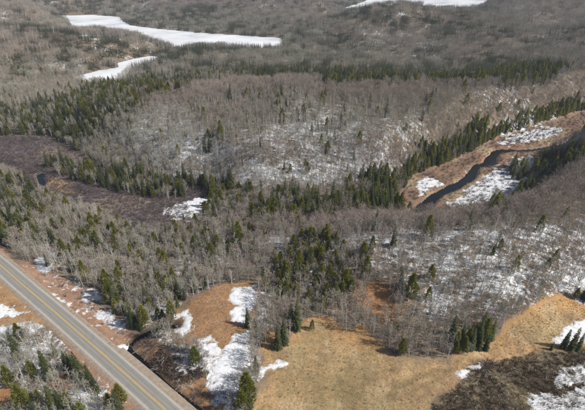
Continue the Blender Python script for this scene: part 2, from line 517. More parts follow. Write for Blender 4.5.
G['track'] = reg([(376, 396), (392, 382), (418, 372), (446, 363), (470, 359), (472, 361), (448, 366), (420, 376), (396, 387), (382, 400)])
G['bank'] = RVALLEY
G['rust1'] = reg([(354, 286), (376, 278), (396, 288), (404, 308), (398, 324), (368, 320)])
G['rust1_open'] = reg([(364, 294), (376, 287), (388, 292), (392, 306), (384, 311), (368, 306)])
G['rust2'] = reg([(60, 385), (52, 378), (70, 368), (86, 376), (82, 388)])
G['rust3'] = reg([(-20, 392), (12, 389), (24, 396), (20, 406), (-20, 412)])
G['brownhill'] = reg([(205, 96), (250, 92), (280, 100), (285, 118), (262, 132), (225, 132), (203, 120)])
G['ochre_w'] = reg([(-20, 95), (30, 92), (48, 100), (40, 112), (10, 122), (-20, 122)])

SNOWREG = [   # outline, cover, softness in metres
    (reg([(150, 112), (190, 104), (330, 108), (420, 114), (410, 145), (380, 172), (300, 176), (230, 180), (170, 176), (125, 165), (112, 145), (125, 125)]), 0.60, 35),
    (reg([(300, 160), (380, 172), (400, 185), (330, 185), (250, 190), (240, 178)]), 0.66, 6),
    (reg([(345, 238), (420, 228), (500, 225), (600, 222), (600, 298), (560, 296), (520, 306), (430, 330), (400, 320), (400, 280), (360, 270)]), 0.56, 8),
    (reg([(-40, 222), (20, 235), (30, 255), (60, 270), (90, 285), (80, 262), (60, 240), (30, 225), (0, 215)]), 0.5, 8),
    (reg([(-60, 330), (50, 335), (75, 345), (100, 365), (150, 425), (-60, 450)]), 0.52, 6),
    (reg([(188, 196), (215, 192), (222, 204), (212, 218), (196, 215)]), 0.72, 5),
    (reg([(112, 222), (135, 228), (160, 236), (130, 240), (112, 236)]), 0.40, 5),
    (reg([(240, 290), (262, 292), (270, 320), (262, 345), (258, 375), (246, 410), (205, 410), (190, 370), (180, 350), (245, 348), (252, 325)]), 0.62, 6),
    (reg([(100, 215), (240, 215), (250, 260), (180, 290), (100, 270)]), 0.48, 20),
    (reg([(262, 230), (345, 232), (360, 275), (330, 300), (270, 300), (255, 270)]), 0.54, 10),
    (reg([(500, 125), (555, 112), (570, 120), (540, 136), (500, 140)]), 0.66, 6),
    (reg([(-40, 68), (80, 72), (150, 100), (100, 130), (40, 140), (-40, 135)]), 0.34, 20),
    (reg([(130, 92), (170, 82), (180, 92), (150, 106), (120, 112)]), 0.5, 12),
]

LITTER = np.array([0.20, 0.155, 0.112])

def ground_fields(x, y):
    """base colour, snow cover, region id at ground points"""
    jx, jy = x + 5 * fbm(x, y, 9, 3, 51), y + 5 * fbm(x, y, 9, 3, 61)
    n = x.size
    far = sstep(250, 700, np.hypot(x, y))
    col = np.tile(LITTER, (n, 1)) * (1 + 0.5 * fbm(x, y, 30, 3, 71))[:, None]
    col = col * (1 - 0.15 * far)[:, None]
    snow = 0.33 + 0.30 * fbm(x, y, 60, 3, 81)
    rid = np.zeros(n, np.int8)

    def lay(P, c, sn, soft, r=None, amt=1.0):
        nonlocal col, snow
        sd = poly_sd(jx, jy, P)
        k = sstep(-soft, soft, sd) * amt
        if c is not None:
            col = col * (1 - k[:, None]) + np.array(c) * k[:, None]
        if sn is not None:
            snow = snow * (1 - k) + sn * k
        if r is not None:
            rid[poly_sd(x, y, P) > 0] = r
    for P, s, soft in SNOWREG:
        lay(P, None, s, soft)
    lay(G['brownhill'], (0.21, 0.15, 0.105), 0.26, 18)
    lay(G['ochre_w'], (0.30, 0.22, 0.12), 0.0, 12)
    lay(G['rust1'], (0.36, 0.19, 0.09), 0.12, 3)
    lay(G['rust2'], (0.33, 0.16, 0.08), 0.15, 1.5)
    lay(G['rust3'], (0.36, 0.18, 0.075), 0.1, 1.5)
    lay(G['marsh'], (0.135, 0.115, 0.115), 0.0, 6, 1)
    mm = sstep(0.0, 0.22, fbm(x, y, 22, 4, 96)) * (rid == 1)
    col = col * (1 - 0.85 * mm[:, None]) + np.array([0.03, 0.026, 0.026]) * 0.85 * mm[:, None]
    mm = sstep(0.10, 0.28, fbm(x, y, 15, 4, 99)) * (rid == 1)
    col = col * (1 - 0.6 * mm[:, None]) + np.array([0.27, 0.215, 0.15]) * 0.6 * mm[:, None]
    lay(G['oxbow'], (0.34, 0.23, 0.12), 0.0, 2)
    lay(G['bank'], (0.25, 0.155, 0.105), 0.26, 4, 2)
    rb = sstep(-0.05, 0.2, fbm(x, y, 14, 4, 97)) * (rid == 2)
    col = col * (1 - 0.75 * rb[:, None]) + np.array([0.15, 0.095, 0.07]) * 0.75 * rb[:, None]
    rb = sstep(0.05, 0.3, fbm(x, y, 18, 4, 98)) * (rid == 2)
    col = col * (1 - 0.7 * rb[:, None]) + np.array([0.33, 0.26, 0.16]) * 0.7 * rb[:, None]
    lay(G['verge'], (0.31, 0.19, 0.125), 0.40, 1.5, 3)
    lay(G['verge_w'], (0.36, 0.22, 0.11), 0.36, 1.5, 3)
    lay(G['brookside'], (0.37, 0.215, 0.105), 0.10, 1.5, 3)
    lay(G['wet'], (0.05, 0.038, 0.028), 0.05, 1.5)
    lay(G['clearing'], (0.34, 0.20, 0.105), 0.06, 1.5, 4)
    lay(G['meadow'], (0.42, 0.285, 0.15), 0.0, 2.0, 5)
    lay(G['bog'], (0.060, 0.042, 0.030), 0.0, 1.5, 6)
    # meadow: orange rim to the woods, greener hollow in the middle
    sdm = poly_sd(jx, jy, G['meadow'])
    ppx, ppy, _ = project(x, y, height(x, y))
    rim = sstep(9, 1, sdm) * (sdm > -2) * sstep(365, 340, ppy)
    col = col * (1 - 0.8 * rim[:, None]) + np.array([0.42, 0.245, 0.10]) * 0.8 * rim[:, None]
    gx, gy = flat(345, 385, 1)
    grn = np.exp(-0.5 * (((jx - gx) / 11) ** 2 + ((jy - gy) / 8) ** 2)) * (0.5 + fbm(x, y, 5, 2, 91)) * (sdm > 0)
    col = col * (1 - 0.8 * grn[:, None]) + np.array([0.19, 0.175, 0.085]) * 0.8 * grn[:, None]
    im = (sstep(-1, 2, sdm))[:, None]
    for sd_, wl_, lo_, c_ in ((301, 16, 0.02, (0.35, 0.225, 0.13)), (302, 9, 0.05, (0.50, 0.385, 0.235)), (303, 22, 0.08, (0.27, 0.21, 0.105)), (304, 5, 0.12, (0.24, 0.165, 0.09))):
        k_ = (sstep(lo_, lo_ + 0.22, fbm(x, y, wl_, 4, sd_)))[:, None] * 0.6 * im
        col = col * (1 - k_) + np.array(c_) * k_
    kt = sstep(-0.6, 0.8, poly_sd(jx, jy, G['track']) + 0.3)
    col = col * (1 - 0.6 * kt[:, None]) + np.array([0.17, 0.13, 0.06]) * 0.6 * kt[:, None]
    # bog: pale sedge lawns between dark hollows
    bp = sstep(0.0, 0.16, fbm(x, y, 6.5, 4, 95)) * sstep(-0.5, 1.5, poly_sd(jx, jy, G['bog']))
    col = col * (1 - 0.8 * bp[:, None]) + np.array([0.25, 0.20, 0.13]) * 0.8 * bp[:, None]
    # wet dark ground along the brook
    bd = line_d(x, y, BROOK)
    k = np.exp(-0.5 * (bd / 1.6) ** 2)
    col = col * (1 - k[:, None]) + np.array([0.035, 0.026, 0.02]) * k[:, None]
    snow = snow * (1 - k)
    rd = line_d(x, y, ROADC)
    snow = np.where(rd < 5.5, 0, snow)
    return col, snow, rid

# ------------------------------------------------------------------ ground sheet: one fan-shaped grid, cut into named stretches
def build_ground():
    th = np.concatenate([np.linspace(-180, -62, 40)[:-1], np.linspace(-62, 62, 520), np.linspace(62, 180, 40)[1:-1]])
    rr = np.concatenate([[0.0, 25, 45], np.exp(np.linspace(math.log(60), math.log(700), 250))[:-1], np.exp(np.linspace(math.log(700), math.log(9000), 130))])
    T, RR = np.meshgrid(np.radians(th), rr)
    X, Y = (np.sin(T) * RR), (np.cos(T) * RR)
    nr, nt_ = X.shape
    x, y = X.ravel(), Y.ravel()
    z = height(x, y)
    z = z * sstep(9000, 6500, RR.ravel()) 
    col, snow, rid = ground_fields(x, y)
    i = np.arange(nr - 1)[:, None] * nt_
    j = np.arange(nt_)[None, :]
    a = (i + j).ravel()
    b = (i + (j + 1) % nt_).ravel()
    F = np.stack([a, b, b + nt_, a + nt_], 1)
    V = np.stack([x, y, z], 1)
    frid = rid[F[:, 2]]
    names = ['forest_floor', 'marsh', 'river_bank', 'roadside_verge', 'grass_clearing', 'meadow', 'bog']
    for k, nm in enumerate(names):
        f = F[frid == k][:, ::-1]
        used, inv = np.unique(f, return_inverse=True)
        me = mesh_np(nm, V[used], inv.reshape(f.shape), [M['ground']], smooth=True)
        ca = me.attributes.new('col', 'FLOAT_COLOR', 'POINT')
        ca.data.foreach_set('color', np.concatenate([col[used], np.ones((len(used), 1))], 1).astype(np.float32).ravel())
        sa = me.attributes.new('snow', 'FLOAT', 'POINT')
        sa.data.foreach_set('value', snow[used].astype(np.float32))
        tag(link(nm, me), kind='structure')
build_ground()

# ------------------------------------------------------------------ lakes, river, pool, brook
def sheet(name, P, z, m, grow=6.0, kind='structure'):
    P = np.array(P)
    c = P.mean(0)
    # grow the outline so the shore is where the bank meets the surface
    nx = np.roll(P, -1, 0) - np.roll(P, 1, 0)
    nrm = np.stack([nx[:, 1], -nx[:, 0]], 1) / (np.linalg.norm(nx, axis=1)[:, None] + 1e-9)
    area = 0.5 * np.sum(P[:, 0] * np.roll(P[:, 1], -1) - np.roll(P[:, 0], -1) * P[:, 1])
    Q = P + nrm * grow * (1 if area > 0 else -1)
    if area < 0:
        Q = Q[::-1]
    me = mesh_np(name, [(q[0], q[1], z) for q in Q], [list(range(len(Q)))], [m])
    return tag(link(name, me), kind=kind)

sheet('lake_ice', LAKE_N, 0.0, M['ice'], 4)
sheet('lake_ice', LAKE_S, 0.0, M['ice'], 2)
sheet('lake_ice', LAKE_F, 0.0, M['ice'], 6)
sheet('river_water', ribbon_poly(RIVC, [w + 2.2 for w in RIVW]), -0.30, M['water'], 0.0)
sheet('pool_water', POOL, -0.1, M['water'], 0.6)

def strip(name, path, offs, zfun, m, parent=None, uv=True, step=1.5, smooth=False, centre=False):
    """ribbon along a path; offs = side offsets with height steps"""
    P = np.array(path)
    seg = np.linalg.norm(np.diff(P, axis=0), axis=1)
    s = np.concatenate([[0], np.cumsum(seg)])
    t = np.arange(0, s[-1], step)
    cx, cy = np.interp(t, s, P[:, 0]), np.interp(t, s, P[:, 1])
    for _ in range(3):     # ease the corners
        cx[1:-1] = (cx[:-2] + 2 * cx[1:-1] + cx[2:]) / 4
        cy[1:-1] = (cy[:-2] + 2 * cy[1:-1] + cy[2:]) / 4
    dx, dy = np.gradient(cx), np.gradient(cy)
    l = np.hypot(dx, dy)
    nx, ny = dy / l, -dx / l
    V, UV = [], []
    for k in range(len(t)):
        for o, dz in offs:
            px, py = cx[k] + nx[k] * o, cy[k] + ny[k] * o
            V.append((px, py, (zfun(cx[k], cy[k]) if centre else zfun(px, py)) + dz))
            UV.append((o, t[k]))
    n = len(offs)
    F = []
    for k in range(len(t) - 1):
        for j in range(n - 1):
            F.append((k * n + j, k * n + j + 1, (k + 1) * n + j + 1, (k + 1) * n + j))
    me = mesh_np(name, V, F, [m], smooth=smooth)
    if uv:
        ul = me.uv_layers.new(name='UVMap')
        vi = np.zeros(len(me.loops), np.int32)
        me.loops.foreach_get('vertex_index', vi)
        ul.data.foreach_set('uv', np.array(UV, np.float32)[vi].ravel())
    return link(name, me, parent)

tag(strip('brook_water', BROOK, [(-1.0, 0), (1.0, 0)], lambda a, b: h1(a, b) + 0.3, M['water'], centre=True), kind='structure')

road = strip('road', ROADC, [(-3.55, 0.0), (-2.0, 0.03), (0, 0.06), (2.0, 0.03), (3.55, 0.0)], lambda a, b: 2.40, M['asphalt'])
tag(road, kind='structure')
gs = strip('gravel_shoulder', ROADC, [(-6.2, -0.55), (-4.3, -0.03), (-3.5, 0.0), (3.5, 0.0), (4.3, -0.03), (6.2, -0.55)], lambda a, b: 2.385, M['gravel'], road)
for o in (-0.19, 0.19):
    strip('yellow_line', ROADC, [(o - 0.075, 0), (o + 0.075, 0)], lambda a, b: 2.466, M['yellow'], road)
for o in (-2.95, 2.95):
    strip('white_line', ROADC, [(o - 0.06, 0), (o + 0.06, 0)], lambda a, b: 2.424, M['white'], road)

# ------------------------------------------------------------------ snow patches with thickness
def snow_patch(pts, label, amp=2.0, wl=7.0, bias=0.0, step=0.4, thick=0.16, group=None):
    P = reg(pts)
    A = np.array(P)
    x0, y0 = A.min(0) - 2
    x1, y1 = A.max(0) + 2
    gx, gy = np.arange(x0, x1, step), np.arange(y0, y1, step)
    X, Y = np.meshgrid(gx, gy)
    x, y = X.ravel(), Y.ravel()
    mk = np.minimum(poly_sd(x, y, P), 3.0) + bias + amp * (fbm(x, y, wl, 5, 101, 0.78)) * 1.9
    z = height(x, y) + np.clip(mk * 0.14, -0.3, thick) + 0.05 * fbm(x, y, 2.2, 3, 111) + 0.01
    ny, nx = X.shape
    i = (np.arange(ny - 1)[:, None] * nx + np.arange(nx - 1)[None, :]).ravel()
    F = np.stack([i, i + 1, i + nx + 1, i + nx], 1)
    F = F[(mk[F] > -0.15).any(1)]
    if len(F) == 0:
        return
    used, inv = np.unique(F, return_inverse=True)
    me = mesh_np('snow_patch', np.stack([x, y, z], 1)[used], inv.reshape(F.shape), [M['snow']], smooth=True)
    me.attributes.new('depth', 'FLOAT', 'POINT').data.foreach_set('value', mk[used].astype(np.float32))
    tag(link('snow_patch', me), label, 'snow', group)

snow_patch([(233, 289), (258, 283), (256, 298), (249, 312), (244, 325), (232, 322), (230, 312), (238, 306), (228, 300)], 'bright snow patch at the top right of the rusty grass clearing', 0.9, 7)
snow_patch([(196, 346), (248, 344), (246, 365), (240, 385), (230, 408), (216, 404), (210, 385), (214, 368), (222, 354), (200, 358)], 'large white snow slope below the rusty grass clearing', 1.6, 6, 0.6)
snow_patch([(172, 316), (188, 310), (192, 318), (190, 330), (182, 338), (176, 332), (184, 320)], 'narrow curved snow patch on the left edge of the clearing', 0.8, 5, 0.2)
snow_patch([(196, 338), (212, 334), (218, 342), (200, 345)], 'ragged snow at the bottom edge of the clearing', 0.9, 4)
snow_patch([(232, 336), (250, 332), (251, 341), (232, 342)], 'small snow strip near the clearing bottom right corner', 0.8, 4)
snow_patch([(172, 352), (196, 346), (212, 352), (208, 368), (190, 372), (172, 366)], 'broken snow among bare brush beside the brook', 1.8, 4, -0.1)
snow_patch([(35, 260), (42, 256), (54, 257), (53, 268), (46, 275), (38, 271)], 'white snow pile at the wood edge by the far road verge', 0.7, 5, 0.2)
snow_patch([(83, 290), (92, 288), (104, 298), (104, 304), (92, 303), (82, 301)], 'snow patch on the verge against the roadside conifers', 1.0, 4, 0.1)
snow_patch([(92, 306), (112, 312), (126, 322), (124, 330), (112, 330), (96, 318)], 'scattered snow bits across the brown roadside verge', 1.7, 3, -0.5)
snow_patch([(74, 312), (84, 320), (98, 333), (112, 344), (119, 349), (117, 353), (104, 342), (88, 327)], 'thin snow line along the road shoulder edge', 0.9, 2.5, 0.0)
snow_patch([(118, 346), (132, 344), (130, 352), (120, 353)], 'snow lump by the brook culvert at the road', 0.5, 3, 0.3)
snow_patch([(138, 362), (150, 372), (166, 388), (190, 408), (184, 410), (160, 392), (140, 372)], 'broken snow line between road and brook', 1.3, 3, -0.1)
snow_patch([(20, 276), (50, 292), (70, 300), (80, 310), (60, 306), (30, 290)], 'snow flecks on the verge across from the yellow line', 1.8, 3, -1.1)
snow_patch([(566, 326), (585, 318), (600, 316), (600, 336), (580, 344), (560, 346), (552, 341), (560, 332)], 'snow patch around the right edge spruce clump', 0.8, 4, 0.0)
snow_patch([(550, 378), (570, 366), (600, 358), (600, 382), (575, 384), (560, 388)], 'upper right lumpy snowfield on the dark bog', 1.6, 4, 0.3)
snow_patch([(528, 400), (545, 392), (565, 394), (585, 386), (620, 386), (620, 430), (530, 430)], 'bottom right corner snowfield on the bog', 1.6, 4, 0.3)
snow_patch([(456, 374), (465, 371), (474, 364), (486, 361), (489, 366), (478, 369), (468, 374), (460, 380)], 'small snow patch between tan meadow and dark bog', 0.9, 3, 0.0)
snow_patch([(0, 345), (20, 342), (40, 346), (44, 360), (24, 368), (4, 376), (-20, 380), (-20, 350)], 'snowy opening in the woods left of the road', 2.2, 4, -0.4)
snow_patch([(70, 392), (86, 384), (100, 388), (108, 400), (100, 425), (70, 425)], 'snow patch at the bottom edge left of the road', 1.4, 4, 0.1)
snow_patch([(0, 302), (20, 306), (36, 312), (20, 318), (0, 322), (-20, 322), (-20, 302)], 'streaky snow on the orange field left of the road', 2.0, 2.2, -1.2)
snow_patch([(0, 326), (30, 322), (44, 326), (30, 334), (6, 340), (-20, 344), (-20, 330)], 'long snow bank along the ditch left of the road', 1.0, 4, 0.0)
snow_patch([(418, 184), (424, 176), (434, 178), (441, 184), (428, 189), (421, 195)], 'round snow patch on the north bank of the dark river', 1.2, 6, 0.4, 0.7)
snow_patch([(450, 204), (468, 190), (486, 178), (500, 166), (515, 158), (532, 156), (534, 168), (524, 184), (508, 204), (480, 212), (455, 210)], 'wide snowfield on the south bank of the dark river', 2.2, 9, 0.2, 0.7)
snow_patch([(498, 143), (512, 135), (530, 130), (548, 126), (566, 128), (560, 135), (535, 141), (515, 144)], 'patchy snow in the brush north of the river', 2.6, 5, -0.3, 0.7)
snow_patch([(566, 139), (580, 135), (584, 138), (575, 141), (562, 142)], 'thin snow strip at the right end of the river flats', 0.8, 5, 0.2, 0.7)
snow_patch([(162, 210), (188, 200), (214, 194), (226, 202), (216, 216), (196, 222), (172, 219)], 'mottled snow at the right end of the purple marsh', 3.0, 4, -0.7, 0.6)
snow_patch([(566, 292), (575, 292), (585, 300), (600, 304), (600, 310), (580, 304)], 'snow strip at the meadow top right corner', 0.6, 4, 0.2)
snow_patch([(258, 372), (262, 366), (276, 362), (288, 363), (284, 368), (268, 371), (262, 378)], 'thin snow trail on the left edge of the tan meadow', 0.9, 3, -0.2)

# ------------------------------------------------------------------ plant generators (tapered tubes and blades)
class MB:
    def __init__(s):
        s.V, s.F = [], []

    def tube(s, pts, rads, sides=4):
        n0 = len(s.V)
        m = len(pts)
        for k, (p, r) in enumerate(zip(pts, rads)):
            a = pts[max(k - 1, 0)]
            b = pts[min(k + 1, m - 1)]
            d = (b - a)
            d = d / (np.linalg.norm(d) + 1e-9)
            u = np.cross(d, (0.31, 0.92, 0.21))
            u /= np.linalg.norm(u) + 1e-9
            v = np.cross(d, u)
            for q in range(sides):
                an = 2 * math.pi * q / sides
                s.V.append(p + r * (math.cos(an) * u + math.sin(an) * v))
        for k in range(m - 1):
            for q in range(sides):
                a = n0 + k * sides + q
                b = n0 + k * sides + (q + 1) % sides
                s.F.append((a, b, b + sides, a + sides))

    def blade(s, p, q, w, rnd):
        """thin tapered blade from p to q"""
        d = q - p
        u = np.cross(d, rnd.normal(size=3))
        u = u / (np.linalg.norm(u) + 1e-9) * w * 0.5
        n0 = len(s.V)
        s.V += [p - u, p + u, q]
        s.F.append((n0, n0 + 1, n0 + 2))

    def tri(s, a, b, c):
        n0 = len(s.V)
        s.V += [a, b, c]
        s.F.append((n0, n0 + 1, n0 + 2))

    def mesh(s, name, m):
        return mesh_np(name, np.array(s.V), s.F, [m])

def unit(v):
    return v / (np.linalg.norm(v) + 1e-9)

def bare_tree(seed, H=11.0, crown_w=2.4, base=0.35, nl=14, nsub=5, ntw=6, r0=0.14, tw=0.06, up=0.75, fork=False):
    rnd = np.random.default_rng(seed)
    T, C = MB(), MB()
    lean = rnd.normal(size=2) * 0.04
    zs = np.linspace(0, 1, 9)
    wob = np.cumsum(rnd.normal(size=(9, 2)) * 0.07, 0)
    wob[0] = 0
    pts = [np.array([lean[0] * H * z + wob[k, 0], lean[1] * H * z + wob[k, 1], H * 0.96 * z - (0.5 if k == 0 else 0)]) for k, z in enumerate(zs)]
    T.tube(pts, [r0 * (1.15 - z) ** 0.9 + 0.012 for z in zs], 5)

    def at(z):
        f = z * 8
        k = min(int(f), 7)
        return pts[k] + (pts[k + 1] - pts[k]) * (f - k)
    for i in range(nl):
        z = base + (0.96 - base) * (i + rnd.random() * 0.8) / nl
        rel = (z - base) / (1 - base)
        L = crown_w * (0.55 + 0.75 * math.sin(math.pi * min(1, 0.22 + 0.72 * rel))) * rnd.uniform(0.75, 1.2) * (1.0 - 0.25 * rel)
        az = i * 2.4 + rnd.uniform(-0.5, 0.5)
        d = unit(np.array([math.cos(az), math.sin(az), up + 0.7 * rel + rnd.uniform(-0.15, 0.25)]))
        p0 = at(z)
        mid = p0 + d * L * 0.55 + rnd.normal(size=3) * 0.08
        end = mid + unit(d + np.array([0, 0, 0.5]) + rnd.normal(size=3) * 0.15) * L * 0.6
        rl = r0 * 0.42 * (1 - 0.6 * rel)
        T.tube([p0, mid, end], [rl, rl * 0.6, 0.012], 3)
        for j in range(nsub):
            f = 0.25 + 0.75 * (j + rnd.random()) / nsub
            q = p0 + (mid - p0) * min(1, f * 2) if f < 0.5 else mid + (end - mid) * (f - 0.5) * 2
            sd = unit(d * 0.7 + rnd.normal(size=3) * 0.65 + np.array([0, 0, 0.45]))
            sl = L * rnd.uniform(0.3, 0.55)
            e = q + sd * sl
            C.blade(q, e, tw * 1.6, rnd)
            C.blade(q, e, tw * 1.6, rnd)
            for k in range(ntw):
                g = rnd.uniform(0.25, 1.0)
                b0 = q + (e - q) * g
                td = unit(sd + rnd.normal(size=3) * 0.6 + np.array([0, 0, 0.25]))
                C.blade(b0, b0 + td * rnd.uniform(0.45, 0.95) * (0.5 + 0.2 * crown_w), tw, rnd)
    return T, C

def spruce(seed, H=14.0, Rw=2.3, tiers=24, per=9, base=0.05, tw=1.0):
    rnd = np.random.default_rng(seed)
    T, C = MB(), MB()
    zs = np.linspace(0, 1, 6)
    T.tube([np.array([0.04 * H * z * z * rnd.normal() * 0.3, 0, H * 0.97 * z - (0.5 if z == 0 else 0)]) for z in zs], [0.012 * H * (1.05 - z) + 0.01 for z in zs], 5)
    lop = rnd.uniform(0.75, 1.1, 6)
    for i in range(tiers):
        z = base + (0.985 - base) * (i / (tiers - 1)) ** 0.92
        n = max(4, int(per * (1.1 - 0.55 * z)))
        a0 = rnd.random() * 6.28
        for k in range(n):
            az = a0 + 6.283 * k / n + rnd.uniform(-0.3, 0.3)
            lp = lop[int((az % 6.283) / 6.2832 * 6) % 6]
            L = (Rw * (1 - z) ** 0.82 * rnd.uniform(0.62, 1.15) * lp + 0.22) * tw
            dz = rnd.uniform(-0.45, -0.12) * (1 - z) + 0.55 * z * z
            p0 = np.array([0, 0, z * H + rnd.uniform(-0.15, 0.15)])
            out = np.array([math.cos(az), math.sin(az), 0.0])
            side = np.array([-out[1], out[0], 0.0])
            end = p0 + out * L + np.array([0, 0, dz * L])
            mid = p0 + out * L * 0.55 + np.array([0, 0, dz * L * 0.35 + 0.05 * L])
            w = 0.24 * L + 0.12
            # feathered frond: ridge plus swept side shoots
            C.tri(p0 + np.array([0, 0, 0.1]), mid - side * w * 0.5, mid + side * w * 0.5)
            C.tri(mid - side * w * 0.5, end, mid + side * w * 0.5)
            for f in (0.35, 0.6, 0.82):
                b = p0 + (end - p0) * f + np.array([0, 0, 0.06 * L * (1 - f)])
                for s in (-1, 1):
                    ln = w * rnd.uniform(0.9, 1.7) * (1.15 - 0.5 * f)
                    tip = b + side * s * ln + out * ln * rnd.uniform(0.4, 0.9) + np.array([0, 0, rnd.uniform(-0.4, 0.05) * ln])
                    C.tri(b - out * 0.16 * L * 0.6, b + out * 0.16 * L * 0.6, tip)
            # needles hanging under the branch
            C.tri(p0 + out * L * 0.2, end, mid + np.array([0, 0, -0.22 * L - 0.1]))
    return T, C

def cedar(seed, H=10.0, Rw=1.9, n=420):
    rnd = np.random.default_rng(seed)
    T, C = MB(), MB()
    zs = np.linspace(0, 1, 5)
    T.tube([np.array([0, 0, H * 0.9 * z - (0.5 if z == 0 else 0)]) for z in zs], [0.13 * (1.05 - z) + 0.01 for z in zs], 5)
    lobes = [(rnd.random() * 6.28, rnd.uniform(0.15, 0.95), rnd.uniform(0.75, 1.25)) for _ in range(9)]
    for i in range(n):
        z = 0.05 + 0.95 * rnd.random() ** 0.85
        prof = (math.sin(math.pi * min(1.0, 0.12 + z * 0.95)) ** 0.6) * (1.08 - z) ** 0.45
        az = rnd.random() * 6.28
        k = 1.0
        for la, lz, lf in lobes:
            dd = abs((az - la + math.pi) % 6.283 - math.pi)
            if dd < 0.6 and abs(z - lz) < 0.13:
                k = lf
        r = Rw * prof * k * (0.35 + 0.65 * math.sqrt(rnd.random()))
        p = np.array([math.cos(az) * r, math.sin(az) * r, z * H])
        out = unit(np.array([math.cos(az), math.sin(az), 1.1]) + rnd.normal(size=3) * 0.3)
        side = unit(np.cross(out, rnd.normal(size=3)))
        ln = rnd.uniform(0.55, 1.05) * (0.5 + 0.5 * Rw / 1.9)
        for s in (-1, 0, 1):
            tip = p + out * ln + side * s * ln * 0.5
            C.tri(p - side * 0.17 * ln, p + side * 0.17 * ln, tip + rnd.normal(size=3) * 0.05)
        C.tri(p, p + side * 0.35 * ln + out * 0.3 * ln, p + np.cross(side, out) * 0.4 * ln + out * 0.5 * ln)
    return T, C

def shrub(seed, H=1.8, n=18, spread=0.8, tw=0.03):
    rnd = np.random.default_rng(seed)
    C = MB()
    for i in range(n):
        az = rnd.random() * 6.28
        r = rnd.random() * 0.35 * spread
        p = np.array([math.cos(az) * r, math.sin(az) * r, -0.1])
        d = unit(np.array([math.cos(az) * spread * rnd.uniform(0.3, 1), math.sin(az) * spread * rnd.uniform(0.3, 1), 1.0]))
        e = p + d * H * rnd.uniform(0.6, 1.1)
        C.blade(p, e, tw * 1.6, rnd)
        C.blade(p, e, tw * 1.6, rnd)
        for k in range(9):
            b = p + (e - p) * rnd.uniform(0.3, 0.95)
            t = unit(d + rnd.normal(size=3) * 0.55)
            C.blade(b, b + t * H * rnd.uniform(0.2, 0.45), tw, rnd)
    return C

def tussock(seed, H=0.55, n=34, w=0.05, flop=0.7):
    rnd = np.random.default_rng(seed)
    C = MB()
    for i in range(n):
        az = rnd.random() * 6.28
        r = rnd.random() * 0.22
        p = np.array([math.cos(az) * r, math.sin(az) * r, -0.05])
        f = rnd.uniform(0.2, 1.0) * flop
        e = p + np.array([math.cos(az) * f, math.sin(az) * f, rnd.uniform(0.45, 1.0) * (1 - 0.4 * f)]) * H * 1.2
        C.blade(p, e, w, rnd)
    return C

def joined(name, parts):
    V, F, mi, mats = [], [], [], []
    for k, (mb, m) in enumerate(parts):
        n0 = len(V)
        V += mb.V
        F += [tuple(q + n0 for q in f) for f in mb.F]
        mi += [k] * len(mb.F)
        mats.append(m)
    return mesh_np(name, np.array(V), F, mats, mi)

KINDS = {}

def kind(name, gens, mt, mc, hs):
    pr = []
    for k, (T, C) in enumerate(gens):
        pr.append((T.mesh(name + '_trunk', M[mt]), C.mesh(name + '_crown', M[mc]), joined(name, [(T, M[mt]), (C, M[mc])]), hs[k]))
    KINDS[name] = pr

NV = 5
hb = [RNG.uniform(9, 11.2) for _ in range(NV)]
kind('bare_maple', [bare_tree(100 + i, hb[i] * 0.95, 2.7, 0.30, up=0.6, ntw=8) for i in range(NV)], 'bark_grey', 'twig_mauve', hb)
kind('bare_aspen', [bare_tree(200 + i, hb[i] * 1.05, 2.3, 0.32, up=0.8, nl=13, ntw=7) for i in range(NV)], 'bark_grey', 'twig_grey', [h * 1.05 for h in hb])
kind('birch', [bare_tree(300 + i, hb[i] * 1.0, 1.6, 0.42, r0=0.13, up=1.0, nl=12, nsub=4) for i in range(NV)], 'bark_birch', 'twig_birch', hb)
hsp = [11.5, 13, 14, 15.5, 9.0]
kind('spruce', [spruce(400 + i, h, 0.155 * h) for i, h in enumerate(hsp)], 'bark_dark', 'spruce', hsp)
hce = [8.0, 9.5, 11.0, 7.0]
kind('cedar', [cedar(500 + i, h, 0.20 * h) for i, h in enumerate(hce)], 'bark_dark', 'cedar', hce)

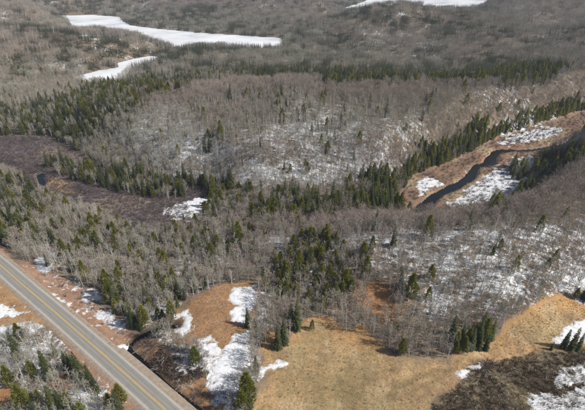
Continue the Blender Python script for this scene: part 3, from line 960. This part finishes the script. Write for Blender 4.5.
def geo_scatter(name, pts, rotz, scl, idx, meshes, tilt=None):
    """one stuff object: the given plants set at the given points"""
    pts = np.asarray(pts, float)
    src = bpy.data.collections.new(name + '_source')
    for k, me in enumerate(meshes):
        src.objects.link(bpy.data.objects.new('%s_plant_%02d' % (name, k), me))
    me = bpy.data.meshes.new(name)
    me.vertices.add(len(pts))
    me.vertices.foreach_set('co', pts.astype(np.float32).ravel())
    rot = np.zeros((len(pts), 3), np.float32)
    rot[:, 2] = rotz
    if tilt is not None:
        rot[:, :2] = tilt
    me.attributes.new('rot', 'FLOAT_VECTOR', 'POINT').data.foreach_set('vector', rot.ravel())
    me.attributes.new('scl', 'FLOAT', 'POINT').data.foreach_set('value', np.asarray(scl, np.float32))
    me.attributes.new('idx', 'INT', 'POINT').data.foreach_set('value', np.asarray(idx, np.int32))
    o = link(name, me)
    ng = bpy.data.node_groups.new(name + '_scatter', 'GeometryNodeTree')
    ng.interface.new_socket('Geometry', in_out='INPUT', socket_type='NodeSocketGeometry')
    ng.interface.new_socket('Geometry', in_out='OUTPUT', socket_type='NodeSocketGeometry')
    gi, go = ng.nodes.new('NodeGroupInput'), ng.nodes.new('NodeGroupOutput')
    iop = ng.nodes.new('GeometryNodeInstanceOnPoints')
    ci = ng.nodes.new('GeometryNodeCollectionInfo')
    ci.inputs['Collection'].default_value = src
    ci.inputs['Separate Children'].default_value = True
    ci.inputs['Reset Children'].default_value = True
    iop.inputs['Pick Instance'].default_value = True

    def attr(nm, dt):
        n = ng.nodes.new('GeometryNodeInputNamedAttribute')
        n.data_type = dt
        n.inputs['Name'].default_value = nm
        return n.outputs['Attribute']
    e2r = ng.nodes.new('FunctionNodeEulerToRotation')
    L = ng.links.new
    L(attr('rot', 'FLOAT_VECTOR'), e2r.inputs[0])
    L(gi.outputs[0], iop.inputs['Points'])
    L(ci.outputs[0], iop.inputs['Instance'])
    L(attr('idx', 'INT'), iop.inputs['Instance Index'])
    L(e2r.outputs[0], iop.inputs['Rotation'])
    L(attr('scl', 'FLOAT'), iop.inputs['Scale'])
    L(iop.outputs[0], go.inputs[0])
    md = o.modifiers.new('scatter', 'NODES')
    md.node_group = ng
    return o

# ------------------------------------------------------------------ where trees grow
OPEN = [G['meadow'], G['clearing'], G['bog'], G['verge'], G['verge_w'], MARSH, RVALLEY, LAKE_N, LAKE_S, LAKE_F, G['brookside'],
        reg([(196, 346), (248, 344), (246, 365), (240, 385), (230, 412), (212, 412), (208, 385), (212, 368)]), G['rust3'], G['rust1_open']]
CONIF = [   # outline, share of conifers, share of cedars among them, edge softness
    ([(-40, 116), (20, 110), (60, 102), (52, 140), (-40, 142)], 0.5, 0.2, 10),
    ([(190, 200), (225, 190), (262, 190), (268, 215), (250, 245), (215, 258), (190, 245)], 0.42, 0.8, 5),
    ([(100, 232), (175, 240), (200, 256), (130, 262), (95, 250)], 0.22, 0.8, 5),
] + [   # outline, share of conifers, share of cedars among them, edge softness
    ([(35, 132), (60, 104), (90, 92), (140, 76), (175, 70), (205, 75), (185, 92), (140, 110), (110, 132), (90, 142), (50, 138)], 0.62, 0.25, 12),
    ([(45, 164), (85, 158), (120, 178), (160, 184), (200, 188), (232, 182), (230, 196), (180, 198), (130, 192), (95, 180), (60, 174)], 0.85, 0.15, 4),
    ([(-40, 172), (30, 190), (48, 218), (25, 235), (0, 248), (-40, 250)], 0.5, 0.35, 5),
    ([(40, 210), (100, 224), (170, 240), (212, 220), (245, 190), (262, 205), (245, 240), (200, 256), (130, 258), (70, 262), (40, 240)], 0.24, 0.6, 6),
    ([(285, 195), (345, 205), (400, 190), (415, 198), (405, 214), (340, 220), (280, 222), (255, 228)], 0.62, 0.2, 5),
    ([(345, 188), (412, 176), (418, 204), (400, 212), (350, 212)], 0.85, 0.25, 4),
    ([(390, 182), (420, 154), (450, 144), (470, 130), (500, 129), (520, 115), (560, 104), (600, 96), (600, 118), (548, 125), (502, 142), (466, 158), (440, 168), (420, 180), (412, 200), (395, 204)], 0.9, 0.45, 4),
    ([(190, 74), (255, 79), (330, 87), (420, 85), (500, 86), (545, 80), (565, 70), (500, 66), (400, 66), (300, 66), (190, 63)], 0.95, 0.2, 10),
    ([(200, 58), (300, 54), (400, 52), (475, 52), (475, 62), (300, 66), (200, 66)], 0.38, 0.1, 20),
    ([(470, 32), (565, 30), (565, 42), (470, 44)], 0.5, 0.1, 20),
    ([(380, 8), (450, 6), (470, 16), (400, 18)], 0.45, 0.1, 20),
    ([(520, 172), (550, 160), (600, 154), (575, 168), (545, 178), (520, 205), (490, 216), (470, 212), (510, 200)], 0.7, 0.2, 4),
    ([(272, 264), (298, 246), (340, 246), (362, 262), (358, 290), (330, 306), (300, 304), (276, 300)], 0.45, 0.85, 5),
    ([(345, 240), (385, 245), (390, 262), (350, 262)], 0.2, 0.9, 4),
    ([(98, 288), (112, 296), (135, 312), (160, 330), (172, 345), (150, 342), (125, 325), (105, 305)], 0.62, 0.35, 3),
    ([(-40, 385), (30, 375), (60, 360), (100, 372), (140, 425), (-40, 440)], 0.14, 0.3, 4),
    ([(70, 372), (86, 362), (104, 378), (100, 392), (80, 390)], 0.35, 0.1, 3),
    ([(460, 340), (478, 330), (492, 335), (488, 352), (462, 354)], 0.8, 0.1, 2),
    ([(30, 68), (90, 72), (95, 80), (40, 78)], 0.5, 0.1, 10),
    ([(60, 8), (170, 12), (230, 30), (285, 34), (285, 40), (200, 34), (120, 20), (60, 16)], 0.55, 0.1, 20),
    ([(270, 40), (330, 42), (330, 56), (270, 52)], 0.4, 0.1, 15),
]
BELTS = [([(48, 167), (70, 162), (95, 172), (130, 185), (170, 191), (186, 190), (186, 198), (170, 200), (130, 196), (95, 186), (62, 179)], 0.6, 0.2, 2),
         ([(538, 161), (560, 158), (600, 153), (588, 166), (550, 182), (530, 178)], 0.85, 0.15, 2),
         ([(506, 168), (524, 161), (530, 172), (514, 184)], 0.45, 0.3, 2),
         ([(470, 206), (500, 198), (512, 205), (480, 216)], 0.4, 0.2, 2)]
BELTS = [(reg(p), s, c, w) for p, s, c, w in BELTS]
CONIF = [(reg(p), s, c, w) for p, s, c, w in CONIF] + BELTS

CREST = [reg(p) for p in (
    [(330, 212), (400, 206), (460, 213), (520, 200), (585, 160), (610, 150), (610, 205), (520, 224), (440, 230), (345, 234), (300, 240), (290, 225)],
    [(190, 166), (260, 156), (330, 158), (400, 162), (400, 167), (300, 167), (205, 174)],
    [(130, 104), (200, 86), (250, 82), (330, 91), (420, 88), (600, 80), (600, 104), (420, 101), (330, 103), (240, 94), (150, 110)])]

def crest_at(x, y):
    k = np.zeros(x.shape)
    for P in CREST:
        k = np.maximum(k, sstep(-8, 6, poly_sd(x, y, P)))
    return k

def snow_open(x, y):
    k = np.zeros(x.shape)
    for P, s_, w in SNOWREG:
        if s_ >= 0.5:
            k = np.maximum(k, sstep(-w * 0.5, w * 0.5, poly_sd(x, y, P)))
    return k

def forest_at(x, y):
    jx, jy = x + 8 * fbm(x, y, 16, 2, 201), y + 8 * fbm(x, y, 16, 2, 211)
    op = np.full(x.shape, -1e9)
    for P in OPEN:
        op = np.maximum(op, poly_sd(x, y, P))
    for P, s, c, w in BELTS:
        op = np.where((poly_sd(x, y, P) > 0) & (_hash(np.floor(x * 7), np.floor(y * 7), 5) < s), -9, op)
    op = np.maximum(op, 1.2 + poly_sd(x, y, RIVER))
    op = np.maximum(op, 7.8 - line_d(x, y, ROADC))
    op = np.maximum(op, 2.0 - line_d(x, y, BROOK))
    con = np.full(x.shape, 0.035)
    ced = np.full(x.shape, 0.5)
    cl = sstep(0.05, 0.45, fbm(x, y, 70, 3, 221) + 0.05)          # loose conifer groups elsewhere
    con = con + 0.16 * cl + sstep(480, 700, y) * (0.14 + 0.86 * sstep(0.02, 0.14, fbm(x, y * 1.8, 210, 3, 229)))
    low = sstep(15, 6, height(x, y)) * sstep(430, 560, y)
    con = np.maximum(con, 0.95 * low * np.clip(0.6 + 1.4 * fbm(x, y, 90, 2, 227), 0, 1))
    for P, s, c, w in CONIF:
        k = sstep(-w, w * 0.4, poly_sd(jx, jy, P))
        con = con * (1 - k) + s * k
        ced = np.where(k > 0.4, c, ced)
    con = np.where(con > 0.3, np.clip(con * (1.0 + 1.0 * fbm(x, y, 11, 3, 233)), 0, 1), con)
    return op, con, ced

def jgrid(x0, x1, y0, y1, c, seed):
    r = np.random.default_rng(seed)
    X, Y = np.meshgrid(np.arange(x0, x1, c), np.arange(y0, y1, c))
    x = (X + c * r.uniform(-0.48, 0.48, X.shape)).ravel()
    y = (Y + c * r.uniform(-0.48, 0.48, X.shape)).ravel()
    return x, y, r

def in_view(x, y, z, m=0.16, top=14):
    px, py, zc = project(x, y, z)
    px2, py2, _ = project(x, y, z + top)
    return (zc > 10) & (px > -PW * m) & (px < PW * (1 + m)) & (py2 < PH * (1 + m)) & (py > -60)

# near and middle woods: single trees
TREES = []       # x, y, z, kind, variant, scale, rot
def add_trees(x, y, r, tall=1.0, belts_only=False):
    z = height(x, y)
    keep = in_view(x, y, z)
    x, y, z = x[keep], y[keep], z[keep]
    op, con, ced = forest_at(x, y)
    u = r.random(x.size)
    cr = crest_at(x, y)
    so = snow_open(x, y) * (1 - cr) * (con < 0.3)
    dens = 0.95 + 0.4 * fbm(x, y, 25, 3, 231) - 0.10 * so
    ok = (op < -0.5) & (u < dens)
    if belts_only:
        ok = (op < -0.5) & (con > 0.5) & (u < con * 0.4)
        con = np.ones(x.size)
    x, y, z, con, ced, cr, so = x[ok], y[ok], z[ok], con[ok], ced[ok], cr[ok], so[ok]
    n = x.size
    u1, u2, u3 = r.random(n), r.random(n), r.random(n)
    bir = 0.21 + 0.6 * fbm(x, y, 45, 3, 241) + 0.18 * so - 0.3 * cr
    asp = 0.62 + 0.7 * fbm(x, y, 60, 3, 251) + 0.2 * so - 0.75 * cr
    con = con * (1 - 0.8 * cr * (con < 0.3))
    kd = np.where(u1 < con, np.where(u2 < ced, 4, 3), np.where(u2 < bir, 2, np.where(u3 < asp, 1, 0)))
    # spruces crowd each other less than the thin bare trees
    big = 0.45 + 0.62 * r.random(n)
    thin = (kd >= 3) & (r.random(n) > np.where(con > 0.3, 0.88, 0.65))
    sc = (0.34 + 0.50 * r.random(n) ** 0.8) * tall
    sc = np.where(kd >= 3, np.where(kd == 4, big, 0.22 + 0.72 * r.random(n) ** 1.15), sc)
    for i in range(n):
        if not thin[i]:
            TREES.append((x[i], y[i], z[i], int(kd[i]), int(r.integers(0, 60)), sc[i], r.random() * 6.28))

x, y, r = jgrid(-260, 260, 50, 330, 1.85, 1)
near = np.hypot(x, y) < 330
add_trees(x[near], y[near], r)
x, y, r = jgrid(-420, 420, 200, 520, 2.5, 2)
d = np.hypot(x, y)
mid = (d >= 330) & (d < 520)
add_trees(x[mid], y[mid], r, 1.06)
x, y, r = jgrid(-420, 420, 60, 520, 2.9, 3)
add_trees(x, y, r, 1.0, True)
KN = ['bare_maple', 'bare_aspen', 'birch', 'spruce', 'cedar']

# conifers that stand out in the photograph: base pixel, kind, height, label
HERO = [
    (297, 329, 3, 14.5, 'tall dark spruce standing alone at the head of the tan meadow'),
    (284, 344, 3, 13.0, 'broad spruce on the meadow left edge, right of its twin'),
    (278, 349, 3, 11.5, 'broad spruce on the meadow left edge, lower left of its twin'),
    (248, 403, 4, 13.5, 'big green cedar at the foot of the snow slope'),
    (243, 408, 4, 9.0, 'shorter cedar leaning into the big cedar by the snow slope'),
    (248, 327, 3, 9.5, 'small spruce at the lower end of the upper snow patch'),
    (178, 307, 3, 6.5, 'little spruce at the left tip of the rusty clearing'),
    (470, 350, 3, 10.5, 'dark spruce in the middle of the clump at the meadow bend'),
    (478, 349, 3, 9.5, 'right hand spruce of the clump at the meadow bend'),
    (463, 352, 4, 7.0, 'low cedar on the left of the clump at the meadow bend'),
    (485, 350, 3, 8.0, 'outermost right spruce of the clump at the meadow bend'),
    (563, 348, 3, 9.0, 'left spruce of the clump on the right edge snow patch'),
    (571, 349, 3, 10.5, 'tallest spruce of the clump on the right edge snow patch'),
    (577, 350, 3, 8.5, 'right spruce of the clump on the right edge snow patch'),
    (551, 350, 3, 4.0, 'tiny spruce left of the right edge spruce clump'),
    (584, 300, 3, 12.0, 'dark spruce at the right border above the meadow corner'),
    (50, 378, 3, 13.0, 'slim tall spruce in the middle of the roadside woods'),
    (82, 380, 3, 13.5, 'dark spruce closest to the road on its left side'),
    (93, 388, 3, 11.0, 'second spruce from the road on its left side'),
    (35, 378, 4, 8.0, 'round cedar beside the slim spruce in the roadside woods'),
    (27, 412, 4, 12.0, 'narrow cedar at the bottom edge left of the road'),
    (57, 414, 3, 13.0, 'wide spruce at the bottom edge left of the road'),
    (64, 412, 3, 10.0, 'lower spruce right of the wide one at the bottom edge'),
    (12, 385, 4, 9.0, 'dense cedar above the orange grass in the bottom left corner'),
    (410, 298, 4, 11.5, 'yellow green cedar standing out on the snowy hillside'),
    (430, 280, 4, 7.5, 'small yellow green cedar upper right of the standing out cedar'),
    (428, 300, 4, 6.5, 'small cedar right of the standing out hillside cedar'),
    (514, 272, 4, 8.0, 'lone olive cedar on the right hand snowy hillside'),
    (372, 250, 4, 7.0, 'olive cedar near the crest above the rusty patch'),
    (312, 330, 4, 5.0, 'slim small cedar on the meadow upper rim'),
    (122, 404, 4, 9.0, 'cedar closest to the bottom end of the road'),
    (112, 410, 4, 7.5, 'bushy cedar left of the one closest to the road end'),
    (210, 152, 3, 12.0, 'right one of two dark spruces on the snowy hill face'),
    (205, 153, 3, 11.0, 'left one of two dark spruces on the snowy hill face'),
]
hero_xy = []
hero_xy = gpoly([(h[0], h[1]) for h in HERO])
HX = np.array(hero_xy)
TREES = [t for t in TREES if np.min(np.hypot(HX[:, 0] - t[0], HX[:, 1] - t[1])) > 1.6]

def place_tree(kn, v, loc, rot, sc, label, cat, group=None):
    tr, cr, _, hgt = KINDS[kn][v]
    e = link(kn, None)
    e.location = loc
    e.rotation_euler = (0, 0, rot)
    e.scale = (sc, sc, sc)
    link('trunk', tr, e)
    link('crown', cr, e)
    tag(e, label, cat, group)

CAT = {'bare_maple': 'bare tree', 'bare_aspen': 'bare tree', 'birch': 'birch tree', 'spruce': 'spruce tree', 'cedar': 'cedar tree'}
GRP = {'bare_maple': 'bare maples in the woods', 'bare_aspen': 'bare aspens in the woods', 'birch': 'birches in the woods', 'spruce': 'spruces in the woods', 'cedar': 'cedars in the woods'}
for (px, py, kd, hh, lab), (gx, gy) in zip(HERO, hero_xy):
    kn = KN[kd]
    v = random.randrange(len(KINDS[kn]))
    place_tree(kn, v, (gx, gy, h1(gx, gy)), random.random() * 6.28, hh / KINDS[kn][v][3], lab, CAT[kn], GRP[kn])

MARKS = [   # photo position, phrase
    (20, 275, 'road at the left border'), (75, 290, 'brown verge above the road'), (130, 320, 'culvert beside the road'), (30, 360, 'snowy opening left of the road'),
    (70, 380, 'rusty patch left of the road'), (15, 398, 'bottom left orange grass'), (100, 400, 'lower road end'), (190, 370, 'brook and its brush'),
    (180, 310, 'left tip of the rusty clearing'), (225, 285, 'top of the rusty clearing'), (250, 325, 'upper snow patch'), (225, 375, 'large snow slope'),
    (262, 360, 'meadow left edge'), (297, 310, 'lone meadow spruce'), (330, 320, 'top rim of the meadow'), (378, 300, 'rusty patch on the hillside'),
    (410, 340, 'middle rim of the meadow'), (412, 285, 'yellow green hillside cedar'), (475, 335, 'spruce clump at the meadow bend'), (515, 270, 'lone olive hillside cedar'),
    (540, 295, 'upper right meadow corner'), (580, 300, 'right border spruce'), (570, 340, 'right edge spruce clump'), (150, 215, 'purple marsh'), (40, 205, 'dark pool in the marsh'),
    (205, 205, 'snow at the marsh right end'), (310, 275, 'cedar thicket mid picture'), (430, 210, 'lower end of the dark river'), (480, 210, 'river snowfield'), (540, 180, 'right river bank'),
    (200, 260, 'cedar belt below the marsh'), (120, 265, 'woods between road and marsh'), (300, 235, 'mid picture grey ridge'), (560, 230, 'right hand ridge'), (400, 225, 'ridge in front of the river'), (340, 205, 'spruce row behind the ridge'),
]
MK = np.array([(a, b) for a, b, _ in MARKS], float)
LOOK = {'bare_maple': ['bare mauve tree', 'short bare mauve tree', 'tall bare mauve tree'], 'bare_aspen': ['bare grey tree', 'short bare grey tree', 'tall bare grey tree'],
        'birch': ['pale barked birch', 'short pale barked birch', 'tall pale barked birch'], 'spruce': ['dark spruce', 'short dark spruce', 'tall dark spruce'], 'cedar': ['olive green cedar', 'short olive green cedar', 'tall olive green cedar']}
SIDE = {(0, -1): 'above the', (0, 1): 'below the', (-1, 0): 'left of the', (1, 0): 'right of the'}

def tree_label(kn, px, py, sc):
    d = np.hypot(MK[:, 0] - px, (MK[:, 1] - py) * 1.2)
    k = int(np.argmin(d))
    dx, dy = px - MK[k, 0], py - MK[k, 1]
    if abs(dx) < 8 and abs(dy) < 8:
        w = 'beside the'
    else:
        w = SIDE[(int(math.copysign(1, dx)), 0)] if abs(dx) > abs(dy) else SIDE[(0, int(math.copysign(1, dy)))]
    lo, hi = (0.48, 0.74) if kn in ('spruce', 'cedar') else (0.52, 0.70)
    return '%s %s %s' % (LOOK[kn][1 if sc < lo else 2 if sc > hi else 0], w, MARKS[k][2])

rest = {k: [] for k in range(5)}
PICK = []
ORD = ['first', 'second', 'third', 'fourth', 'fifth', 'sixth', 'seventh', 'eighth', 'ninth', 'tenth', 'eleventh', 'twelfth', 'thirteenth', 'fourteenth', 'fifteenth', 'sixteenth', 'seventeenth', 'eighteenth', 'nineteenth', 'twentieth'] + ['twenty-' + w for w in ('first', 'second', 'third', 'fourth', 'fifth', 'sixth', 'seventh', 'eighth', 'ninth')]
TA = np.array([t[:7] for t in TREES])
for kd in range(5):
    kn = KN[kd]
    sel = np.nonzero(TA[:, 3] == kd)[0]
    nv = len(KINDS[kn])
    hs = np.array([KINDS[kn][int(TA[i, 4]) % nv][3] for i in sel]) * TA[sel, 5]
    px, py, zc = project(TA[sel, 0], TA[sel, 1], TA[sel, 2] + hs * 0.5)
    inside = (px > 2) & (px < PW - 2) & (py > 2) & (py < PH - 2)
    size = np.where(inside, hs / zc, -hs / zc)
    order = np.argsort(-size)
    nhero = sum(1 for h in HERO if h[2] == kd)
    for q, oi in enumerate(order):
        i = sel[oi]
        t = TA[i]
        v = int(t[4]) % nv
        if q < 300 - nhero and inside[oi]:
            PICK.append((kn, v, (t[0], t[1], t[2]), t[6], t[5], tree_label(kn, px[oi], py[oi], t[5]), px[oi]))
        else:
            rest[kd].append((t[0], t[1], t[2], v, t[5], t[6]))
byl = {}
for p in PICK:
    byl.setdefault(p[5], []).append(p)
for lab, ps in byl.items():
    ps.sort(key=lambda p: p[6])
    for q, p in enumerate(ps):
        l = lab
        if len(ps) > 1 and q < 29:
            l = ('leftmost ' + lab) if q == 0 else ('rightmost ' + lab) if q == len(ps) - 1 else '%s from left, %s' % (ORD[q], lab)
        place_tree(p[0], p[1], p[2], p[3], p[4], l, CAT[p[0]], GRP[p[0]])
STUFF = ['more bare mauve twigged trees filling the hills', 'more bare grey trees filling the hills', 'more pale birches filling the hills', 'more dark spruces in belts across the valleys', 'more olive cedars along wet ground']
SNAME = ['maple_woods', 'aspen_woods', 'birch_woods', 'spruce_woods', 'cedar_woods']
for kd in range(5):
    A = np.array(rest[kd])
    o = geo_scatter(SNAME[kd], A[:, :3], A[:, 5], A[:, 4], A[:, 3].astype(int), [p[2] for p in KINDS[KN[kd]]], RNG.normal(size=(len(A), 2)) * 0.03)
    tag(o, STUFF[kd], 'woods', kind='stuff')
print('trees', len(TREES), [len(v) for v in rest.values()])

# far woods: groves of a dozen trees
def grove(seed, conifer):
    rnd = np.random.default_rng(seed)
    parts = {}
    for i in range(12):
        gx, gy = (i % 4 - 1.5) * 4.0 + rnd.normal() * 1.2, (i // 4 - 1) * 4.8 + rnd.normal() * 1.2
        if conifer == 1:
            T, C = spruce(seed * 50 + i, rnd.uniform(8, 13), 2.0, 9, 6)
            mats = ('bark_dark', 'spruce')
        else:
            T, C = bare_tree(seed * 50 + i, rnd.uniform(7, 11.0), 2.9, 0.30, 8, 3, 6, 0.11, 0.13)
            bi = rnd.random()
            mats = ('bark_birch', 'twig_birch') if bi < 0.07 else ('bark_grey', 'twig_mauve' if (conifer == 2) == (bi < 0.85) else 'twig_grey')
        for mb, m in zip((T, C), mats):
            tgt = parts.setdefault(m, MB())
            n0 = len(tgt.V)
            tgt.V += [v + np.array([gx, gy, 0]) for v in mb.V]
            tgt.F += [tuple(q + n0 for q in f) for f in mb.F]
    return joined('grove', [(mb, M[m]) for m, mb in parts.items()])

gro = [grove(800 + i, 0) for i in range(3)] + [grove(850 + i, 2) for i in range(3)] + [grove(900 + i, 1) for i in range(3)]
P0 = []
for c, d0, d1, sd in ((10.5, 518, 1300, 5), (16, 1300, 3400, 6)):
    x, y, r = jgrid(-d1 * 0.85, d1 * 0.85, 300, d1, c, sd)
    d = np.hypot(x, y)
    k = (d >= d0) & (d < d1)
    x, y = x[k], y[k]
    z = height(x, y)
    k = in_view(x, y, z)
    x, y, z = x[k], y[k], z[k]
    op, con, ced = forest_at(x, y)
    k = op < -3
    x, y, z, con = x[k], y[k], z[k], con[k]
    up_ = np.clip(0.15 + 0.75 * sstep(12, 26, z) + 0.8 * fbm(x, y, 120, 2, 261), 0, 1)
    kd = np.where(r.random(x.size) < con, 6 + r.integers(0, 3, x.size), np.where(r.random(x.size) < up_, 3, 0) + r.integers(0, 3, x.size))
    P0.append(np.stack([x, y, z - 0.4, kd, r.uniform(0.85, 1.2, x.size) * (0.76 if c < 12 else 1.05), r.random(x.size) * 6.28], 1))
A = np.concatenate(P0)
print('groves', len(A))
o = geo_scatter('far_woods', A[:, :3], A[:, 5], A[:, 4], A[:, 3].astype(int), gro)
tag(o, 'distant grey and dark green woods covering the far hills', 'woods', kind='stuff')

# ------------------------------------------------------------------ brush and grass
def scatter_in(P, c, seed, dens=1.0, avoid=None, edge=0.3, wl=8.0):
    A = np.array(P)
    x, y, r = jgrid(A[:, 0].min(), A[:, 0].max(), A[:, 1].min(), A[:, 1].max(), c, seed)
    sd = poly_sd(x, y, P)
    k = (sd > edge) & (r.random(x.size) < dens * (1 + 1.0 * fbm(x, y, wl, 3, seed)))
    for Q, m in (avoid or []):
        k &= poly_sd(x, y, Q) < -m
    k &= line_d(x, y, ROADC) > 7.0
    k &= line_d(x, y, BROOK) > 0.9
    x, y = x[k], y[k]
    z = height(x, y)
    v = in_view(x, y, z, 0.16, 2)
    return x[v], y[v], z[v], r

def brush(name, label, cat, fields, meshes, smin=0.6, smax=1.2):
    X = []
    for f in fields:
        x, y, z, r = scatter_in(*f[0], **f[1])
        X.append(np.stack([x, y, z, r.random(x.size) * 6.28, r.uniform(smin, smax, x.size), r.integers(0, len(meshes), x.size)], 1))
    A = np.concatenate(X)
    print(name, len(A))
    o = geo_scatter(name, A[:, :3], A[:, 3], A[:, 4], A[:, 5].astype(int), meshes, RNG.normal(size=(len(A), 2)) * 0.06)
    return tag(o, label, cat, kind='stuff')

sh = [shrub(600 + i, 1.9, 16, 0.9, 0.05).mesh('alder', M['shrub']) for i in range(4)]
shd = [shrub(620 + i, 0.8, 18, 1.2, 0.05).mesh('heath', M['shrub_dark']) for i in range(4)]
tt = [tussock(640 + i, 0.26, 40, 0.06, 1.6).mesh('tussock', M['grass_tan']) for i in range(4)]
to = [tussock(660 + i, 0.26, 40, 0.06, 1.5).mesh('tussock', M['grass_orange']) for i in range(4)]
tp = [tussock(680 + i, 0.6, 34, 0.06, 0.9).mesh('tussock', M['grass_pale']) for i in range(4)]
UPSNOW = reg([(233, 289), (258, 283), (256, 298), (249, 312), (244, 325), (232, 322), (230, 312), (238, 306), (228, 300)])
RSNOW = reg([(452, 204), (468, 190), (486, 178), (500, 166), (515, 158), (532, 156), (534, 168), (524, 184), (508, 204), (480, 212), (455, 210)])
MSNOW = reg([(186, 204), (200, 198), (216, 198), (220, 205), (205, 214), (190, 211)])
brush('alder_brush', 'purple grey alder brush covering the left marsh', 'brush', [
    ((MARSH, 1.5, 31), dict(avoid=[(POOL, 1), (MSNOW, 0)], wl=18, dens=0.85)),
    ((G['brookside'], 1.6, 32), dict(dens=0.55)),
    ((reg([(172, 352), (196, 346), (212, 352), (208, 368), (190, 374), (172, 368)]), 1.3, 33), dict(dens=0.8)),
    ((reg([(466, 371), (478, 363), (496, 361), (492, 369), (474, 375)]), 1.0, 34), dict(dens=0.6)),
    ((G['verge'], 2.2, 35), dict(dens=0.22)),
    ((RSNOW, 2.2, 36), dict(dens=0.6)),
    ((RVALLEY, 2.6, 72), dict(dens=0.45, avoid=[(RIVER, 0.5)])),
    ((reg([(214, 372), (240, 378), (236, 408), (212, 408)]), 1.3, 38), dict(dens=0.5)),
    ((reg([(370, 340), (385, 348), (410, 352), (446, 352), (440, 356), (400, 357), (380, 354)]), 1.3, 39), dict(dens=0.5)),
    ((reg([(498, 143), (530, 128), (566, 126), (560, 135), (515, 144)]), 2.0, 37), dict(dens=0.5)),
], sh, 0.45, 1.15)
def sticks(seed):
    rnd = np.random.default_rng(seed)
    C = MB()
    for i in range(9):
        p = np.array([rnd.normal() * 0.9, rnd.normal() * 0.9, 0.08 + 0.25 * rnd.random()])
        a = rnd.random() * 6.28
        q = p + np.array([math.cos(a), math.sin(a), rnd.normal() * 0.12]) * rnd.uniform(0.6, 2.4)
        C.tube([p, q], [rnd.uniform(0.03, 0.08), 0.02], 3)
    return C
st = [sticks(720 + i).mesh('slash', M['dead_wood']) for i in range(4)]
brush('slash_debris', 'weathered sticks and slash lying on verges and bog', 'debris', [
    ((G['verge'], 2.6, 61), dict(dens=0.55)), ((G['brookside'], 2.6, 62), dict(dens=0.5)), ((G['bog'], 2.8, 63), dict(dens=0.45)), ((G['clearing'], 4.5, 64), dict(dens=0.3)), ((G['verge_w'], 3.0, 65), dict(dens=0.3)), ((MARSH, 6.0, 66), dict(dens=0.4))], st, 0.5, 1.2)
brush('bog_heath', 'dark brown heath shrubs covering the bottom right bog', 'brush', [((G['bog'], 0.95, 41), dict(dens=0.5, wl=5)), ((G['wet'], 0.9, 51), dict(dens=0.8))], shd)
brush('bog_sedge', 'pale sedge tussocks among the dark bog shrubs', 'grass', [((G['bog'], 0.75, 42), dict(dens=0.6, wl=4)), ((MARSH, 3.0, 43), dict(dens=0.3, wl=12)), ((RVALLEY, 1.8, 53), dict(dens=0.5, avoid=[(RIVER, 0.3), (RSNOW, 0.5)]))], tp, 0.7, 1.6)
brush('meadow_grass', 'dry tan grass covering the meadow', 'grass', [((G['meadow'], 0.55, 44), dict(dens=0.7, wl=7))], tt, 0.4, 1.1)
tw_ = [tussock(690 + i, 0.55, 30, 0.05, 0.8).mesh('weed', M['grass_pale']) for i in range(3)] + [shrub(695 + i, 0.6, 8, 0.9, 0.04).mesh('weed', M['shrub']) for i in range(2)]
brush('meadow_weeds', 'scattered taller weeds standing in the tan meadow', 'grass', [((G['meadow'], 1.6, 71), dict(dens=0.22, wl=14))], tw_, 0.5, 1.2)
brush('rusty_grass', 'dry rusty grass on clearing, verges and river flats', 'grass', [
    ((G['clearing'], 0.6, 45), dict(dens=0.6, avoid=[(UPSNOW, 0.2)])), ((G['verge'], 0.8, 46), dict(dens=0.4)), ((G['verge_w'], 0.7, 47), dict(dens=0.6)), ((G['brookside'], 0.7, 48), dict(dens=0.7)),
    ((RVALLEY, 1.2, 49), dict(dens=0.35, avoid=[(RIVER, 0.3), (RSNOW, 0.5)])), ((G['rust3'], 0.6, 50), dict()), ((G['rust1'], 0.8, 54), dict(dens=0.5))], to, 0.5, 1.2)

# ------------------------------------------------------------------ thin haze in the air
def haze_box():
    x0, x1, y0, y1, z0, z1 = -12000, 12000, -12000, 12000, -20, 330
    V = [(x, y, z) for z in (z0, z1) for x, y in ((x0, y0), (x1, y0), (x1, y1), (x0, y1))]
    F = [(3, 2, 1, 0), (4, 5, 6, 7), (0, 1, 5, 4), (1, 2, 6, 5), (2, 3, 7, 6), (3, 0, 4, 7)]
    m = bpy.data.materials.new('haze')
    m.use_nodes = True
    nt = m.node_tree
    nt.nodes.remove(nt.nodes['Principled BSDF'])
    v = nt.nodes.new('ShaderNodeVolumePrincipled')
    v.inputs['Color'].default_value = (0.74, 0.86, 1.0, 1)
    v.inputs['Density'].default_value = 0.00013
    nt.links.new(v.outputs[0], nt.nodes['Material Output'].inputs['Volume'])
    tag(link('haze', mesh_np('haze', V, F, [m])), kind='stuff')
haze_box()
